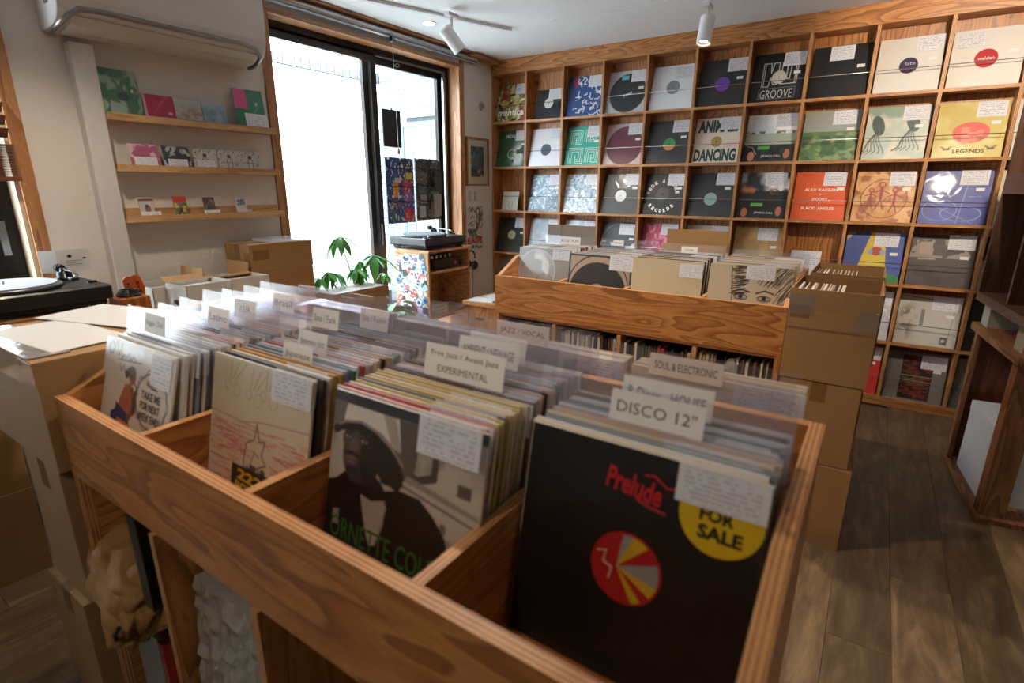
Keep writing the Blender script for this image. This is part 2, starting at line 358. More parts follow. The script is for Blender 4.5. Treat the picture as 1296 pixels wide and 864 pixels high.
def sash(x0,x1,y0,y1,z0=.12,z1=2.235,fr=.05):
    s=wp('sash',x0,x1,y0,y0+fr,z0,z1)
    for a in ((x0,x1,y1-fr,y1,z0,z1),(x0,x1,y0+fr,y1-fr,z1-fr,z1),(x0,x1,y0+fr,y1-fr,z0,z0+fr)): bx('sash_rail',*a,DARKF,s)
    bx('glass_pane',(x0+x1)/2-.003,(x0+x1)/2+.003,y0+fr,y1-fr,z0+fr,z1-fr,GL,s)
    bx('glazing_bead',x1,x1+.004,y0+fr-.004,y0+fr+.004,z0+fr,z1-fr,ALU,s)
    return s
sash(-.15,-.118,-2.055,-1.20); sash(-.185,-.153,-1.29,-.48)
bx('finger_pull',-.117,-.110,-1.24,-1.225,.95,1.1,ALU,win)
# left window with blind
win2=bpy.data.objects.new('window_2',None); COL.objects.link(win2); win2['kind']='structure'
bx('casing',0,.02,-3.285,-3.235,.74,2.24,OAK,win2); bx('sill_board',-.18,.05,-4.5,-3.285,.745,.78,OAKY,win2)
bx('jamb_lining',-.2,0,-3.30,-3.285,.78,2.2,flat('cream_lining','C9B79C',.6),win2)
bx('window_frame',-.17,-.09,-3.40,-3.30,.78,2.2,DARKF,win2); bx('window_frame',-.17,-.09,-4.5,-3.40,.78,.83,DARKF,win2)
bx('glass_pane',-.135,-.130,-4.5,-3.40,.83,2.2,GL,win2); bx('sash_pull',-.09,-.082,-3.365,-3.34,1.08,1.22,ALU,win2)
# baseboards
for n,a in {'baseboard_left':(0,.012,-3.2,-2.14,0,.06),'baseboard_corner':(0,.012,-.39,0,0,.06)}.items():
    bm=bmesh.new(); box(bm,*a); struct(n,bm,flat('white_trim','CFCAC2',.5))
# header valance on the ceiling
bm=bmesh.new(); box(bm,0,.085,-3.2,-.03,CEIL-.014,CEIL-.0005); struct('trim_1',bm,OAKY)
bm=bmesh.new(); box(bm,.0,.10,-.36,-.03,CEIL-.035,CEIL-.014); struct('trim_2',bm,OAKY)
# roller blind tube
rb=thing('roller_blind','silver roller blind tube rolled up above the big window','blind',(.04,-1.2,CEIL-.04))
bm=bmesh.new(); cyl(bm,(0,0,0),.020,1.86,'y',20); obj('roller_tube',bm,flat('silver_tube','B5B9BE',.3,.7),rb,smooth=False)
bm=bmesh.new(); box(bm,-.006,.006,-.93,.93,-.034,-.022); obj('bottom_rail',bm,ALU,rb)
for y in (-.93,.93): bm=bmesh.new(); box(bm,-.022,.022,y-.004,y+.004,-.03,.0255); obj('bracket',bm,ALU,rb)
bm=bmesh.new(); box(bm,.01,.035,-.02,.01,-.055,-.025); pb=obj('cord_clip',bm,flat('black_plastic','151515',.4),rb)
bm=bmesh.new(); tube(bm,[(.022,-.005,-.05),(.022,-.005,-.35),(.022,0,-.72)],.0014,5); tube(bm,[(.022,-.005,-.2),(.022,.03,-.205),(.022,.05,-.19),(.022,.03,-.18),(.022,-.005,-.2)],.0014,5); obj('pull_cord',bm,flat('cord_white','CFCBC4',.7),rb)
bm=bmesh.new(); lathe(bm,[(.001,.02),(.007,.012),(.010,-.008),(.006,-.02),(.001,-.022)],(.022,0,-.74),12); obj('cord_weight',bm,flat('red_bead','7A3A34',.5),rb,smooth=True)
# ================================================================ OUTSIDE
EXTW=flat('white_siding','E9EAEA',.7); TILE=flat('pale_wall_tile','6E767A',.35); GROUT=flat('grout','33393C',.9)
ex=bpy.data.objects.new('wall_outside',None); COL.objects.link(ex); ex['kind']='structure'
bx('backing',-2.15,-2.012,-6.5,.75,-.3,2.58,GROUT,ex)
bm=bmesh.new(); box(bm,0,.012,-6.5,.61,0,.089); SB=mesh('siding_board',bm,EXTW,bevel=.003)
for k in range(24): put('siding_board',SB,ex,(-2.012,0,.13+k*.098))
bm=bmesh.new(); box(bm,0,.012,0,.094,0,.094); TM=mesh('tile',bm,flat('dark_border_tile','3E464A',.35))
for k in range(46): put('tile',TM,ex,(-2.012,-4.0+k*.1,2.484))
ex2=bpy.data.objects.new('wall_outside_end',None); COL.objects.link(ex2); ex2['kind']='structure'
bx('backing',-2.15,-.3,.622,.75,-.3,2.6,GROUT,ex2)
bm=bmesh.new(); box(bm,0,.094,-.012,0,0,.094); TM2=mesh('tile',bm,TILE)
for r in range(26):
    for c in range(17):
        x=-2.0+c*.1; z=0+r*.1
        if x>-1.68 and z<2.05: continue
        put('tile',TM2,ex2,(x,.622,z))
bx('door_frame',-1.68,-1.63,.57,.622,0,2.05,flat('grey_door_frame','4E585E',.5),ex2); bx('door_frame',-1.63,-.35,.57,.622,2.0,2.05,MATS['grey_door_frame'],ex2)
dd=bpy.data.objects.new('door_1',None); COL.objects.link(dd); dd['kind']='structure'
bx('door_leaf',-1.63,-.60,.585,.62,0,2.0,flat('pale_door','7E888E',.45),dd)
for a in ((-1.50,-1.49,.10,1.75),(-.80,-.79,.10,1.75),(-1.49,-.80,1.74,1.75),(-1.49,-.80,.10,.11)): bx('door_moulding',a[0],a[1],.578,.585,a[2],a[3],MATS['grey_door_frame'],dd)
bm=bmesh.new(); tube(bm,[(-1.56,.585,1.0),(-1.56,.55,1.0),(-1.48,.55,1.0)],.01,8); obj('door_handle',bm,ALU,dd)
bm=bmesh.new(); box(bm,-2.2,-.2,-6.5,.8,-.32,-.30); struct('ground_outside',bm,flat('concrete','C6C6C2',.9,bump=.3))
# ================================================================ DISPLAY SHELF
SP=.345; SQ=.369; SH0=2.275; NC=12
sh=thing('display_shelf','full wall plywood grid shelf of small square cells showing record covers','shelf',(0,0,0))
X1=SP*NC
TH=.018; DEP=.138
def divx(i): return (max(0,SP*i-TH/2-(.006 if i==0 else 0)),SP*i+TH/2+(.002 if i==0 else 0))
for i in range(NC+1):
    a=(-.008+.008,.016) if i==0 else (SP*i-TH/2,SP*i+TH/2)
    for r in range(6):
        board('divider',a[0],a[1],.001,DEP,SH0-SQ*(r+1),SH0-SQ*r-(TH if r else 0),sh,'z')
for r in range(1,7):
    board('shelf_board',.0,X1+TH/2,0,DEP,SH0-SQ*r-TH,SH0-SQ*r,sh,'x')
board('fascia_board',0,2.42-.0006,-.006,.016,SH0,CEIL-.001,sh,'x'); board('fascia_board',2.42+.0006,X1,-.006,.016,SH0,CEIL-.001,sh,'x',3.)
board('plinth_board',0,X1,.004,.022,.001,SH0-SQ*6-TH,sh,'x')
bx('back_panel',0,X1,DEP,DEP+.010,.02,CEIL-.01,ply('z'),sh)
bx('top_panel',0,X1,.016,DEP,SH0,SH0+.012,ply('x'),sh)
STEEL=flat('thin_steel','B4B4B4',.25,.9)
for r in range(6):
    bm=bmesh.new(); cyl(bm,(X1/2,.008,SH0-SQ*(r+1)+.122),.0022,X1-.02,'x',8); obj('retaining_wire',bm,STEEL,sh,smooth=True)
LEAN=math.radians(14.5)
def sleeve_on_shelf(r,c,art,label,h=.310,w=.310,dx=.0,t=.004,nt=True,n_at=(.086,.253),y0=.024,cat='record',name='record_sleeve',side='D8D4CC',lean=LEAN,nsz=(.128,.086),price=True):
    cx=SP*(c+.5)+dx; z=SH0-SQ*(r+1)
    tg=thing(name,label,cat,(cx,y0,z+.0006),0,'records displayed in the wall shelf',rx=-lean)
    put('cover',art_mesh('cover',art,w,h,t,side),tg)
    if nt: note(tg,n_at[0],n_at[1]+(.014 if h>.3 else 0),*nsz)
    if price:
        bm=bmesh.new(); box(bm,-.020,.020,-.0004,.0004,-.009,.009); obj('price_sticker',bm,flat('sticker_white','E4E4E2',.5),tg,(.108,-.0016,.178+.012*((r*7+c*3)%3)))
    return tg
# ---- cover drawings
def a_plain(c,n=24,k=.02): return Art(c,n).grain(k)
def a_vinyl(bgc,dc='1C1C1E',x=.5,y=.5,r=.47,n=72):
    A=Art(bgc,n).disc(x,y,r,dc)
    for q in (.42,.36,.30,.24): A.ring(x,y,q*r/.47,.006,'2E2E31' if dc[0]<'4' else '6E2C3A')
    return A
def labelled(r,c,bgc,lc,label,lr=.048,lx=0.,lz=.145,n=24,k=.02,**kw):
    t=sleeve_on_shelf(r,c,a_plain(bgc,n,k),label,**kw); d=disc(t,lx,lz,lr,lc); return t,d
S=sleeve_on_shelf
A=Art('6F7440',64).noise('C8B45A',6,3,.45,.6).noise('1E1C18',7,9,.55,.62).noise('A8322C',5,21,.62,.68).noise('D8D0B0',9,14,.62,.7)
t=S(0,0,A,'busy yellow green collage sleeve with large white lettering, top left corner of the shelf',nt=True); text('mantica',.26,.055,'F2EFE6',t,0,.075,bold=.03)
labelled(0,1,'17181A','D8D8D4','smaller black sleeve with a plain white centre label',lr=.042,lz=.125,h=.235,w=.235,dx=.02,n_at=(.055,.195))
A=Art('2C4F8C',96)
R=random.Random(4)
for k in range(60):
    x,y=R.random(),R.random(); a=R.random()*6.28; l=.06+.08*R.random()
    if x+.25*y<.3: continue
    A.line([(x,y),(x+l*math.cos(a),y+l*math.sin(a)),(x+l*1.3*math.cos(a+.5),y+l*1.3*math.sin(a+.5))],.022,'F0F2F4')
A.noise('C8283C',5,5,.5,.55,np.exp(-(((A.U-.18)**2+(A.V-.85)**2)/.012)))
S(0,2,A,'blue sleeve covered with a white branching pattern and a red patch',n_at=(.08,.25))
t=S(0,3,a_vinyl('BFC2C4','2B2D30',.52,.47,.46),'clear sleeve with a dark grey vinyl disc and a pale blue tag')
bx('tag',-.055,.0,-.0018,-.0008,.245,.275,flat('aqua_tag','5FB4C4',.5),t); text('DUBTRIBE',.07,.016,'E8E8E8',t,.01,.135,tilt=.4)
t,d=labelled(0,4,'E4E6EA','8C9094','white sleeve with a small black and white photo label in its hole',n_at=(.07,.24),lz=.155,lx=.005)
t,d=labelled(0,5,'2E2F31','6E3FA0','dark grey sleeve with a bright purple centre label')
t=S(0,6,Art('1B1C1E',96),'black sleeve with NU GROOVE in white outlined letters around a cream label',n_at=(.085,.25))
A=Art('1B1C1E',110)
for o in (0,.035):
    A.line([(.2+o,.32),(.2+o,.8),(.34,.8),(.36,.6),(.4,.8),(.5,.8),(.5,.36),(.42,.36),(.36,.5),(.33,.32),(.2+o,.32)],.012,'E6E2D8')
    A.line([(.56,.8),(.56,.36),(.82+o,.36),(.82+o,.8),(.74,.8),(.72,.46),(.66,.46),(.66,.8),(.56,.8)],.012,'E6E2D8')
A.rect(.16,.86,.06,.29,'8C8C8C'); A.rect(.17,.85,.07,.28,'2A2B2D')
t.children[0].data=art_mesh('cover',A,.310,.310,.004); text('GROOVE',.19,.055,'DEDAD0',t,.002,.05); disc(t,.005,.155,.042,'DAD4C2')
t=S(0,7,a_plain('1A1B1D'),'plain black sleeve with a handwritten note at its top centre',n_at=(.0,.25))
t,d=labelled(0,8,'D8D4CC','3C2C4C','off-white sleeve with a dark plum centre label',lr=.045,lz=.15)
text('fate',.05,.02,'C8BCD0',d,.006,.012)
t,d=labelled(0,9,'DAD6CE','B42830','off-white sleeve with a red centre label at the top right of the shelf',lr=.05,lz=.15,n_at=(-.08,.245)); text('walden',.07,.018,'F0E8E4',d,0,.0)
S(0,10,a_plain('8A8378'),'grey sleeve in the top row right of the red labelled one')
# row 1
A=Art('2F5A3C',64).noise('24482F',4,2); A.noise('D8DCD0',7,8,.42,.5,np.exp(-(((A.U-.72)/.16)**2+((A.V-.3)/.28)**2)*1.2)*2).ring(.5,.36,.12,.02,'CFD8C8')
t=S(1,0,A,'dark green sleeve with a white figure and the word FROG'); text('FROG',.09,.028,'EDEFE8',t,-.03,.262,bold=.02)
labelled(1,1,'E2DEE0','3A4650','pale pink white sleeve with a slate blue label in its hole',lz=.135)
A=Art('2FA58C',110)
for (x,y,q) in ((.1,.55,.34),(.52,.6,.3),(.1,.05,.4),(.58,.08,.36)):
    for o in (0,.05,.1):
        if q-2*o>0.02: A.line([(x+o,y),(x+o,y+q-o),(x+q-o,y+q-o),(x+q-o,y+o),(x+q*.5,y+o),(x+q*.5,y+q*.5)],.012,'D8EEE4')
S(1,2,A,'teal sleeve with white maze like line lettering')
S(1,3,a_vinyl('C9B6B4','6A2A3C',.52,.46,.47),'clear sleeve showing a wine red vinyl record')
t,d=labelled(1,4,'3A3B3C','4E9A6A','dark grey sleeve with a green and orange centre label',lr=.045,lz=.14,lx=.01)
bm=bmesh.new(); prism(bm,[(.044*math.cos(a),.044*math.sin(a)) for a in np.linspace(PI*1.05,PI*1.95,14)],'y',-.0016,-.0006); obj('label_print',bm,flat('orange_print','D89A4A',.5),d)
t=S(1,5,a_plain('EED9CC'),'pale pink sleeve reading ANIMALS DANCING in dark green capitals',n_at=(.075,.255))
text('ANIMALS',.275,.088,'245648',t,0,.252,bold=.05); text('DANCING',.285,.088,'245648',t,0,.052,bold=.05)
A=Art('C8A860',40).noise('9C4030',8,3,.5,.55).noise('3F6A48',9,5,.55,.6); 
d=disc(t,.0,.145,.037,'B89850')
def scene_cover(top,mid):
    A=Art(top,90).noise('FFFFFF',3,4,.4,.75); A.rect(-1,2,.36,.60,mid); A.noise('4A5640',14,7,.5,.6,np.exp(-((A.V-.62)/.03)**2))
    A.rect(-1,2,-1,.36,'1E2024'); A.noise('3C3F48',5,8,.5,.7,(A.V<.36)*.7); A.disc(.16,.12,.07,'C87A50',.1); A.disc(.86,.16,.06,'B46A48',.1); A.disc(.78,.22,.05,'2F4A38',.06)
    A.rect(.28,.52,.26,.33,'58B03C'); A.line([(.05,.34),(.18,.3),(.26,.16)],.01,'C8C8C0'); return A
A=scene_cover('D4DCE0','AEBAA8'); t=S(1,6,A,'landscape sleeve with bright sky above a dark band and green bar'); text('JAMAICA CHILL',.12,.018,'E8E8E4',t,.02,.035)
A=Art('9A9F98',80); A.lay((A.V<.58)*1.,'5A7A52'); A.noise('8CA070',9,6,.45,.6,(A.V<.56)*.8,sy=2).noise('365840',7,12,.5,.6,(A.V<.5)*.8)
S(1,7,A,'sleeve with a green meadow under a grey sky',n_at=(.07,.25))
A=Art('BCC8BC',110); A.rect(-1,2,.78,2,'8FA898').noise('D8D4C4',4,3,.5,.7)
for cx,cy in ((.2,.45),(.75,.5)):
    A.disc(cx,cy+.2,.1,'4C5A58',.2,.3)
    for k in range(7):
        a=-1.2-.35*k; A.line([(cx,cy+.1),(cx+.13*math.cos(a),cy-.1),(cx+.2*math.cos(a+.4),cy-.28),(cx+.28*math.cos(a+.2),cy-.34)],.014,'3E4C4A')
S(1,8,A,'pale green sleeve with grey tentacled sketch figures')
A=Art('C9B65C',110).noise('D8CC88',3,5); A.disc(.52,.45,.27,'D8503C',.19); A.noise('E88C70',30,4,.45,.6,(np.hypot(A.U-.5,A.V-.42)<.2)*.8,sx=.3)
for x in (.2,.83): A.line([(x-.07,.2),(x,.155),(x+.08,.2)],.02,'4A3A24').line([(x-.03,.15),(x+.05,.155)],.03,'4A3A24')
t=S(1,9,A,'mustard yellow sleeve with a red shape over the word LEGENDS',n_at=(.08,.25)); text('LEGENDS',.14,.022,'2A2218',t,.01,.035,bold=.02)
S(1,10,a_plain('D8D4CC'),'off-white sleeve in the second row beside the mustard yellow one')
# row 2
t=S(2,0,a_plain('DCD8CC'),'small cream seven inch sleeve with a thin line drawing',h=.165,w=.165,nt=False,dx=-.005,price=False)
bm=bmesh.new(); tube(bm,[(-.01,-.002,.07),(-.01,-.002,.03),(.01,-.002,.022),(.025,-.002,.03),(.025,-.002,.07)],.0012,5); obj('line_print',bm,flat('ink_333333','333333',.5),t)
A=Art('5E7280',110).noise('8FA6B4',14,31,.35,.75,sx=2).noise('3C4E5C',12,32,.45,.75,sy=1.6).noise('D4E2EA',22,33,.58,.72); A.line([(.1,.1),(.9,.75)],.012,'D8E4EA')
S(2,1,A,'steel blue abstract sleeve with scratchy white streaks')
A=Art('A9C0D0',110).noise('E4ECF0',14,41,.35,.65).noise('6A8CA8',18,42,.5,.72).noise('A89080',20,43,.64,.74)
S(2,2,A,'light blue and white speckled abstract sleeve')
labelled(2,3,'3F4244','E2E2DE','shiny dark sleeve with a white centre label beside the circular lettering one',lz=.14,lr=.046)
A=Art('2C2D2E',100); A.ring(.46,.5,.155,.012,'55575A'); A.disc(.46,.5,.14,'4A4644'); A.disc(.46,.5,.03,'1A1A1A')
t=S(2,4,A,'black sleeve with RECORDS in fat white letters curved around the label',n_at=(.08,.25))
for s,a0,a1,rad in (('RECORDS',222,318,.112),('WIDE A',170,92,.112),('WAKE',48,14,.112)):
    for k,ch in enumerate(s):
        if ch==' ': continue
        a=math.radians(a0+(a1-a0)*k/(len(s)-1)); low=s=='RECORDS'
        text(ch,.021,.027,'F2F2EE',t,-.011+rad*math.cos(a),.144+rad*math.sin(a),bold=.06,tilt=(a+PI/2) if low else (a-PI/2))
labelled(2,5,'2D2F31','8FA9A2','charcoal sleeve with a mint grey centre label',lz=.125,lr=.045)
A=scene_cover('3A3C44','26282E'); A.noise('E08A50',5,60,.5,.62,np.exp(-((A.V-.62)/.06)**2)*1.); A.rect(-1,2,-1,.36,'1E2024'); A.disc(.16,.12,.07,'C87A50',.1); A.disc(.86,.16,.06,'B46A48',.1); A.rect(.28,.52,.26,.33,'58B03C')
t=S(2,6,A,'dark concert photo sleeve with orange glow and a green bar',n_at=(.07,.25)); text('JAMAICA CHILL',.12,.018,'E8E8E4',t,.02,.035)
t=S(2,7,a_plain('DA5A28'),'bright orange sleeve reading SPOOKY and PLACID ANGLES',n_at=(.07,.25))
text('ALEX KASSIAN',.19,.018,'F6E4D8',t,0,.195,bold=.02); text('x',.01,.010,'F6E4D8',t,0,.165); text('SPOOKY',.09,.017,'F6E4D8',t,0,.135,bold=.02); text('x',.01,.010,'F6E4D8',t,0,.108); text('PLACID ANGLES',.185,.018,'F6E4D8',t,-.005,.075,bold=.02)
A=Art('C98A4A',120).noise('E0AC70',5,51,.42,.6).noise('A86434',7,52,.56,.64); A.ring(.5,.46,.38,.014,'6E3428')
for x,y,s in ((.28,.42,.8),(.45,.45,1.1),(.68,.38,1)):
    A.ring(x,y+.26*s,.045*s,.022,'9C2A34').line([(x,y+.2*s),(x,y)],.045*s,'9C2A34').line([(x,y),(x-.06*s,y-.18*s)],.022,'9C2A34').line([(x,y),(x+.06*s,y-.18*s)],.022,'9C2A34').line([(x-.12*s,y+.12*s),(x,y+.17*s),(x+.12*s,y+.1*s)],.022,'9C2A34')
S(2,8,A,'sandy orange sleeve with red cave painting figures in a ring',n_at=(.08,.25))
A=Art('2C3C92',130).noise('3A4CA8',3,5,.4,.7); A.rect(-1,2,.505,.515,'1C2868'); A.ring(.62,.2,.3,.005,'A8B4E4',.14).ring(.3,.26,.26,.005,'A8B4E4',.2).line([(.58,.0),(.66,.72)],.005,'B8C2EC').line([(.1,.4),(.8,.03)],.005,'A8B4E4').line([(.1,.48),(.95,.9)],.004,'8C9AD8')
t=S(2,9,A,'royal blue sleeve with thin white ellipses',n_at=(.075,.255)); text('together alone',.06,.008,'D8DCF4',t,.09,.16)
S(2,10,a_plain('D2C6A2'),'cream sleeve in the third row right of the royal blue one')
# row 3
labelled(3,0,'26241F','B8B98A','black sleeve with a yellow green centre label in the left column',lz=.155,lr=.04)
S(3,1,Art('AAB4BA',40).noise('C8D0D4',4,2),'pale grey blue sleeve behind the blue headphones',)
S(3,2,Art('9FB2BA',40).noise('C4CCD0',4,22),'pale blue sleeve half hidden behind grey card box')
A=Art('3C4248',60); A.ring(.5,.5,.46,.012,'9AA0A4'); A.noise('E8E8E8',9,6,.55,.6,(A.V<.5)*1.); S(3,3,A,'slate sleeve with a thin pale frame and white figures low down',n_at=(.06,.24))
A=Art('C04468',70).noise('E88CA4',14,6,.5,.6); S(3,4,A,'raspberry pink sleeve covered in scribbles',w=.25,dx=-.03)
S(3,5,Art('CFC6C0',30).noise('D8B8A8',4,3),'pale beige sleeve above the raised cardboard flap')
S(3,6,Art('B08C58',40).noise('C8A468',3,3),'tan sleeve with a note in the fourth row',n_at=(.06,.25))
t=thing('paper_card','white printed card leaning in the empty cell of the fourth row','card',(SP*7.5-.03,.03,SH0-SQ*4+.0006),0,rx=-.3)
bx('card',-.09,.09,0,.002,0,.17,flat('white_card','D4D4D4',.6),t); note(t,0,.10,.15,.1,y=-.0008)
A=Art('3A4E9C',110); A.poly([(.42,1),(.66,1),(.78,.0),(.2,.0)],'D6B832'); A.poly([(.62,.0),(.72,.22),(1,.12),(1,0)],'2E7A44'); A.disc(.55,.62,.1,'B83A30',.09); A.disc(.45,.6,.04,'7AA0C0',.06); A.disc(.65,.6,.04,'7AA0C0',.06); A.poly([(0,1),(.16,1),(.0,.82)],'B8A890'); A.disc(.5,.3,.05,'2A2A2A',.02)
S(3,8,A,'blue sleeve with a wide yellow band, red ball and green corner',n_at=(.06,.25))
A=Art('3C3433',110).noise('4A403E',4,70,.4,.6); m_=(A.V>.55)*(A.V<.9); A.noise('9C8C84',7,71,.5,.54,m_*.9); A.rect(.14,.34,.62,.86,'A89688'); A.rect(.36,.56,.6,.8,'4E4441'); A.line([(.15,.52),(.4,.53)],.025,'A89C8C')
S(3,9,A,'dark brown sleeve with a grainy pale photograph',n_at=(.085,.255))
S(3,10,Art('C8BEA4',30).rect(-1,2,.55,2,'24211E'),'half black half cream sleeve at the right end of the fourth row')
# rows 4 and 5
S(4,0,a_plain('8C8680'),'grey sleeve low in the left column beside the bin',nt=False)
S(4,7,a_plain('4A4A4C'),'dark grey sleeve mostly behind the right cardboard stack')
S(4,8,a_plain('C4C2C6'),'pale lilac sleeve peeking out behind the cardboard boxes')
A=Art('C8C4BA',120); A.noise('8A8070',9,80,.52,.6,np.exp(-(((A.U-.16)/.13)**2+((A.V-.45)/.35)**2)*1.3)*1.6); A.rect(.38,.44,.38,.72,'8A8C8C'); A.line([(.06,.96),(.55,.93)],.012,'3A3832'); A.line([(.86,.02),(.90,.72)],.008,'5A5A5A'); A.rect(.75,.86,.05,.2,'3A3C3C').disc(.8,.13,.03,'C8C8C8'); A.noise('A4A4A4',3,81,.5,.7,(A.V<.25)*.6)
S(4,9,A,'faded white sleeve with a sepia bush sketch and thin line',n_at=(.075,.25))
S(4,10,Art('24221F',20),'black sleeve behind the dark cabinet edge',nt=False)
S(5,7,a_plain('7A7068'),'brown grey sleeve in the bottom row behind the boxes')
A=Art('C43028',90).rect(-1,2,.72,2,'D8D4D4'); t=S(5,8,A,'red sleeve with white lettering peeking out at the bottom row',nt=False); text('NSBASS',.2,.05,'F2EEEA',t,0,.10,tilt=PI/2-.3)
A=Art('7E7A74',110); A.rect(.26,.78,.03,.93,'2C1C16'); A.noise('7E3420',16,90,.45,.55,((A.U>.28)&(A.U<.76)&(A.V>.05)&(A.V<.9))*.9,sy=2,sx=.8); A.noise('5A5A28',12,91,.5,.6,((A.U>.28)&(A.U<.76)&(abs(A.V-.42)<.1))*.9); A.rect(.26,.78,.505,.515,'B8B0A0').rect(.26,.78,.405,.412,'B8B0A0')
S(5,9,A,'grey sleeve with a dark red brick facade photo in the bottom row',n_at=(.085,.24))
S(5,10,Art('8A8276',40).rect(-1,2,.0,.42,'6A6E70'),'beige and grey sleeve at the bottom right behind the wooden stand',nt=False)
# ================================================================ RECORD BINS
ORD=['front','second','third','fourth','fifth','sixth','seventh','eighth','ninth','tenth','eleventh','twelfth','thirteenth','fourteenth','fifteenth','sixteenth','seventeenth','eighteenth','nineteenth','twentieth','twenty-first','twenty-second','twenty-third','twenty-fourth','twenty-fifth','twenty-sixth','twenty-seventh','twenty-eighth','twenty-ninth','thirtieth','thirty-first','thirty-second','thirty-third','thirty-fourth','thirty-fifth','thirty-sixth']
def bin_unit(name,label,X0,Y0,wtot,depth,rim=.915,back=1.0,fh=.19,rise=.05,pitch=.352,low_extra=()):
    """stepped browser: low front rim, side boards rising to the tall back board, open cells below"""
    u=thing(name,label,'record bin',(X0,Y0,0))
    T=.022; W=wtot
    board('front_board',0,W,0,T,rim-fh,rim,u,'x')
    side=[(.0+T,0.001),(depth,0.001),(depth,back),(.2,back),(.001+T,rim)]
    for x0 in (0,W-T):
        bm=bmesh.new(); prism(bm,side,'x',x0,x0+T)
        for f in bm.faces:
            f.normal_update()
            if abs(f.normal.x)<.5: f.material_index=1
        obj('side_panel',bm,[ply('y'),edge('x')],u)
        board('front_stile',x0,x0+T,0.0005,T,.001,rim-fh,u,'z')
    board('back_board',T,W-T,depth-T,depth,.001,back,u,'x')
    board('bin_floor',T,W-T,T,depth-T,rim-fh-.02,rim-fh,u,'x')
    board('bottom_board',T,W-T,T,depth-T,.05,.07,u,'x'); board('kick_board',T,W-T,.03,.045,.001,.05,u,'x')
    for k in (1,2,3):
        xx=.01+pitch*k
        board('compartment_divider',xx-.009,xx+.009,T,depth-T,rim-fh,rim-.002,u,'y')
        board('lower_divider',xx-.009,xx+.009,.004,depth-T,.07,rim-fh-.02,u,'z')
    return u
FB=bin_unit('record_bin','large plywood record bin in the foreground with four packed compartments','1.4745' and 1.4745,-3.7035,1.4335,.58)
MB=bin_unit('record_bin','plywood record bin before the wall shelf with wavy grained front',1.279,-1.752,1.4085,.62,fh=.2)
# low rear bin behind the foreground one
RB=thing('record_bin','lower plywood bin standing back to back behind the foreground bin','record bin',(1.50,-3.12,0))
board('front_board',0,1.40,0,.03,.001,.985,RB,'x'); board('back_board',0,1.38,.33,.35,.001,.80,RB,'x'); board('bin_floor',.02,1.36,.03,.33,.68,.70,RB,'x')
for x0 in (0,1.36): board('side_panel',x0,x0+.02,.03,.33,.001,.80,RB,'y')
for k in (1,2,3): board('compartment_divider',.352*k-.009,.352*k+.009,.03,.33,.70,.79,RB,'y')
def colr(pal): return random.choice(pal)
PALC={'cream':'D8CBB4','white':'DAD8D4','grey':'9A9690','tan':'B8946A','black':'26231F','brown':'6A4A34','blue grey':'7C8C98','pale pink':'CFAFA4','dark green':'2F4436','ochre':'B88A3E','red':'A8322E','yellow':'BFA860','violet grey':'6E6A80','teal':'3E7470','orange':'C0603A','sand':'C2A884'}
SL={}
def sleeve_mesh(w,h,t):
    k=(w,h,t)
    if k not in SL:
        bm=bmesh.new(); box(bm,-w/2,w/2,0,t,0,h); SL[k]=mesh('sleeve',bm,attr('record_jacket',.45,.5,.2,obj_color=True))
    return SL[k]
POLY=clear('poly_sleeve',(.93,.94,.95),haze=.10,rough=.12)
def plainrec(cname,x,y,z,lean,label,group,t=.0055,h=.313,w=.314,nt=True,nx=.09,yaw=0,dz=0):
    o=put('record_sleeve',sleeve_mesh(w,h,t),None,(x,y,z),(-lean,0,yaw),PALC[cname]); tag(o,label,'record',group)
    if nt:
        note(o,nx+random.uniform(-.012,.012),h-.027+random.uniform(-.003,.003),.118,.052,y=-.0012)
    return o
def fill(comp,X0,Y0,k,ytop,yend,ztop,n,names,group,lean,seed,pitch=.352,skipfirst=True,notes=1.0,hh=.313):
    R=random.Random(seed); h=hh; cx=X0+.01+pitch*(k+.5)-.0
    base=ztop-h*math.cos(lean); step=(yend-ytop)/(n-1) if n>1 else 0; y0=ytop-h*math.sin(lean)
    for i in range(1 if skipfirst else 0,n):
        c=names[i%len(names)] if i<len(names) else R.choice(['cream','white','grey','cream','white','sand','tan','brown','black','blue grey','pale pink','grey'])
        jit=R.uniform(-.004,.004)
        random.seed(seed*100+i)
        plainrec(c,cx+R.uniform(-.005,.005),y0+step*i,base,lean,f'{c} record sleeve filed {ORD[i]} in the {comp}',group,t=.0055,nt=R.random()<notes,h=h,nx=.092)
def front(art,x,ytop,ztop,lean,label,group,w=.316,h=.315,t=.005):
    base=ztop-h*math.cos(lean); tg=thing('record_sleeve',label,'record',(x,ytop-h*math.sin(lean),base),0,group,rx=-lean)
    put('cover',art_mesh('cover',art,w,h,t,'CFC7BA'),tg); return tg
fx=lambda k: 1.4745+.01+.352*(k+.5)
# --- compartment 1 front cover
A=Art('CFC6BA',180).grain(.03)
for p in ([(.08,.88),(.06,.94),(.11,.97),(.15,.93),(.12,.88),(.08,.88)],[(.17,.98),(.22,.88),(.25,.97),(.27,.87),(.31,.90)],[(.33,.88),(.37,.92),(.40,.87),(.44,.91),(.48,.88)],[(.22,.855),(.56,.88)],[(.25,.83),(.28,.78),(.31,.83),(.34,.78),(.38,.82),(.41,.78),(.46,.82),(.50,.79)]): A.line(p,.010,'5E5856')
A.poly([(.36,.70),(.44,.72),(.50,.66),(.50,.50),(.42,.44),(.32,.46),(.30,.58)],'A8674C')
A.poly([(.26,.56),(.44,.50),(.50,.42),(.48,.36),(.24,.38)],'34406E').poly([(.26,.46),(.48,.44),(.48,.30),(.40,.10),(.24,.10)],'C07828').poly([(.20,.48),(.30,.52),(.29,.12),(.17,.16)],'34406E')
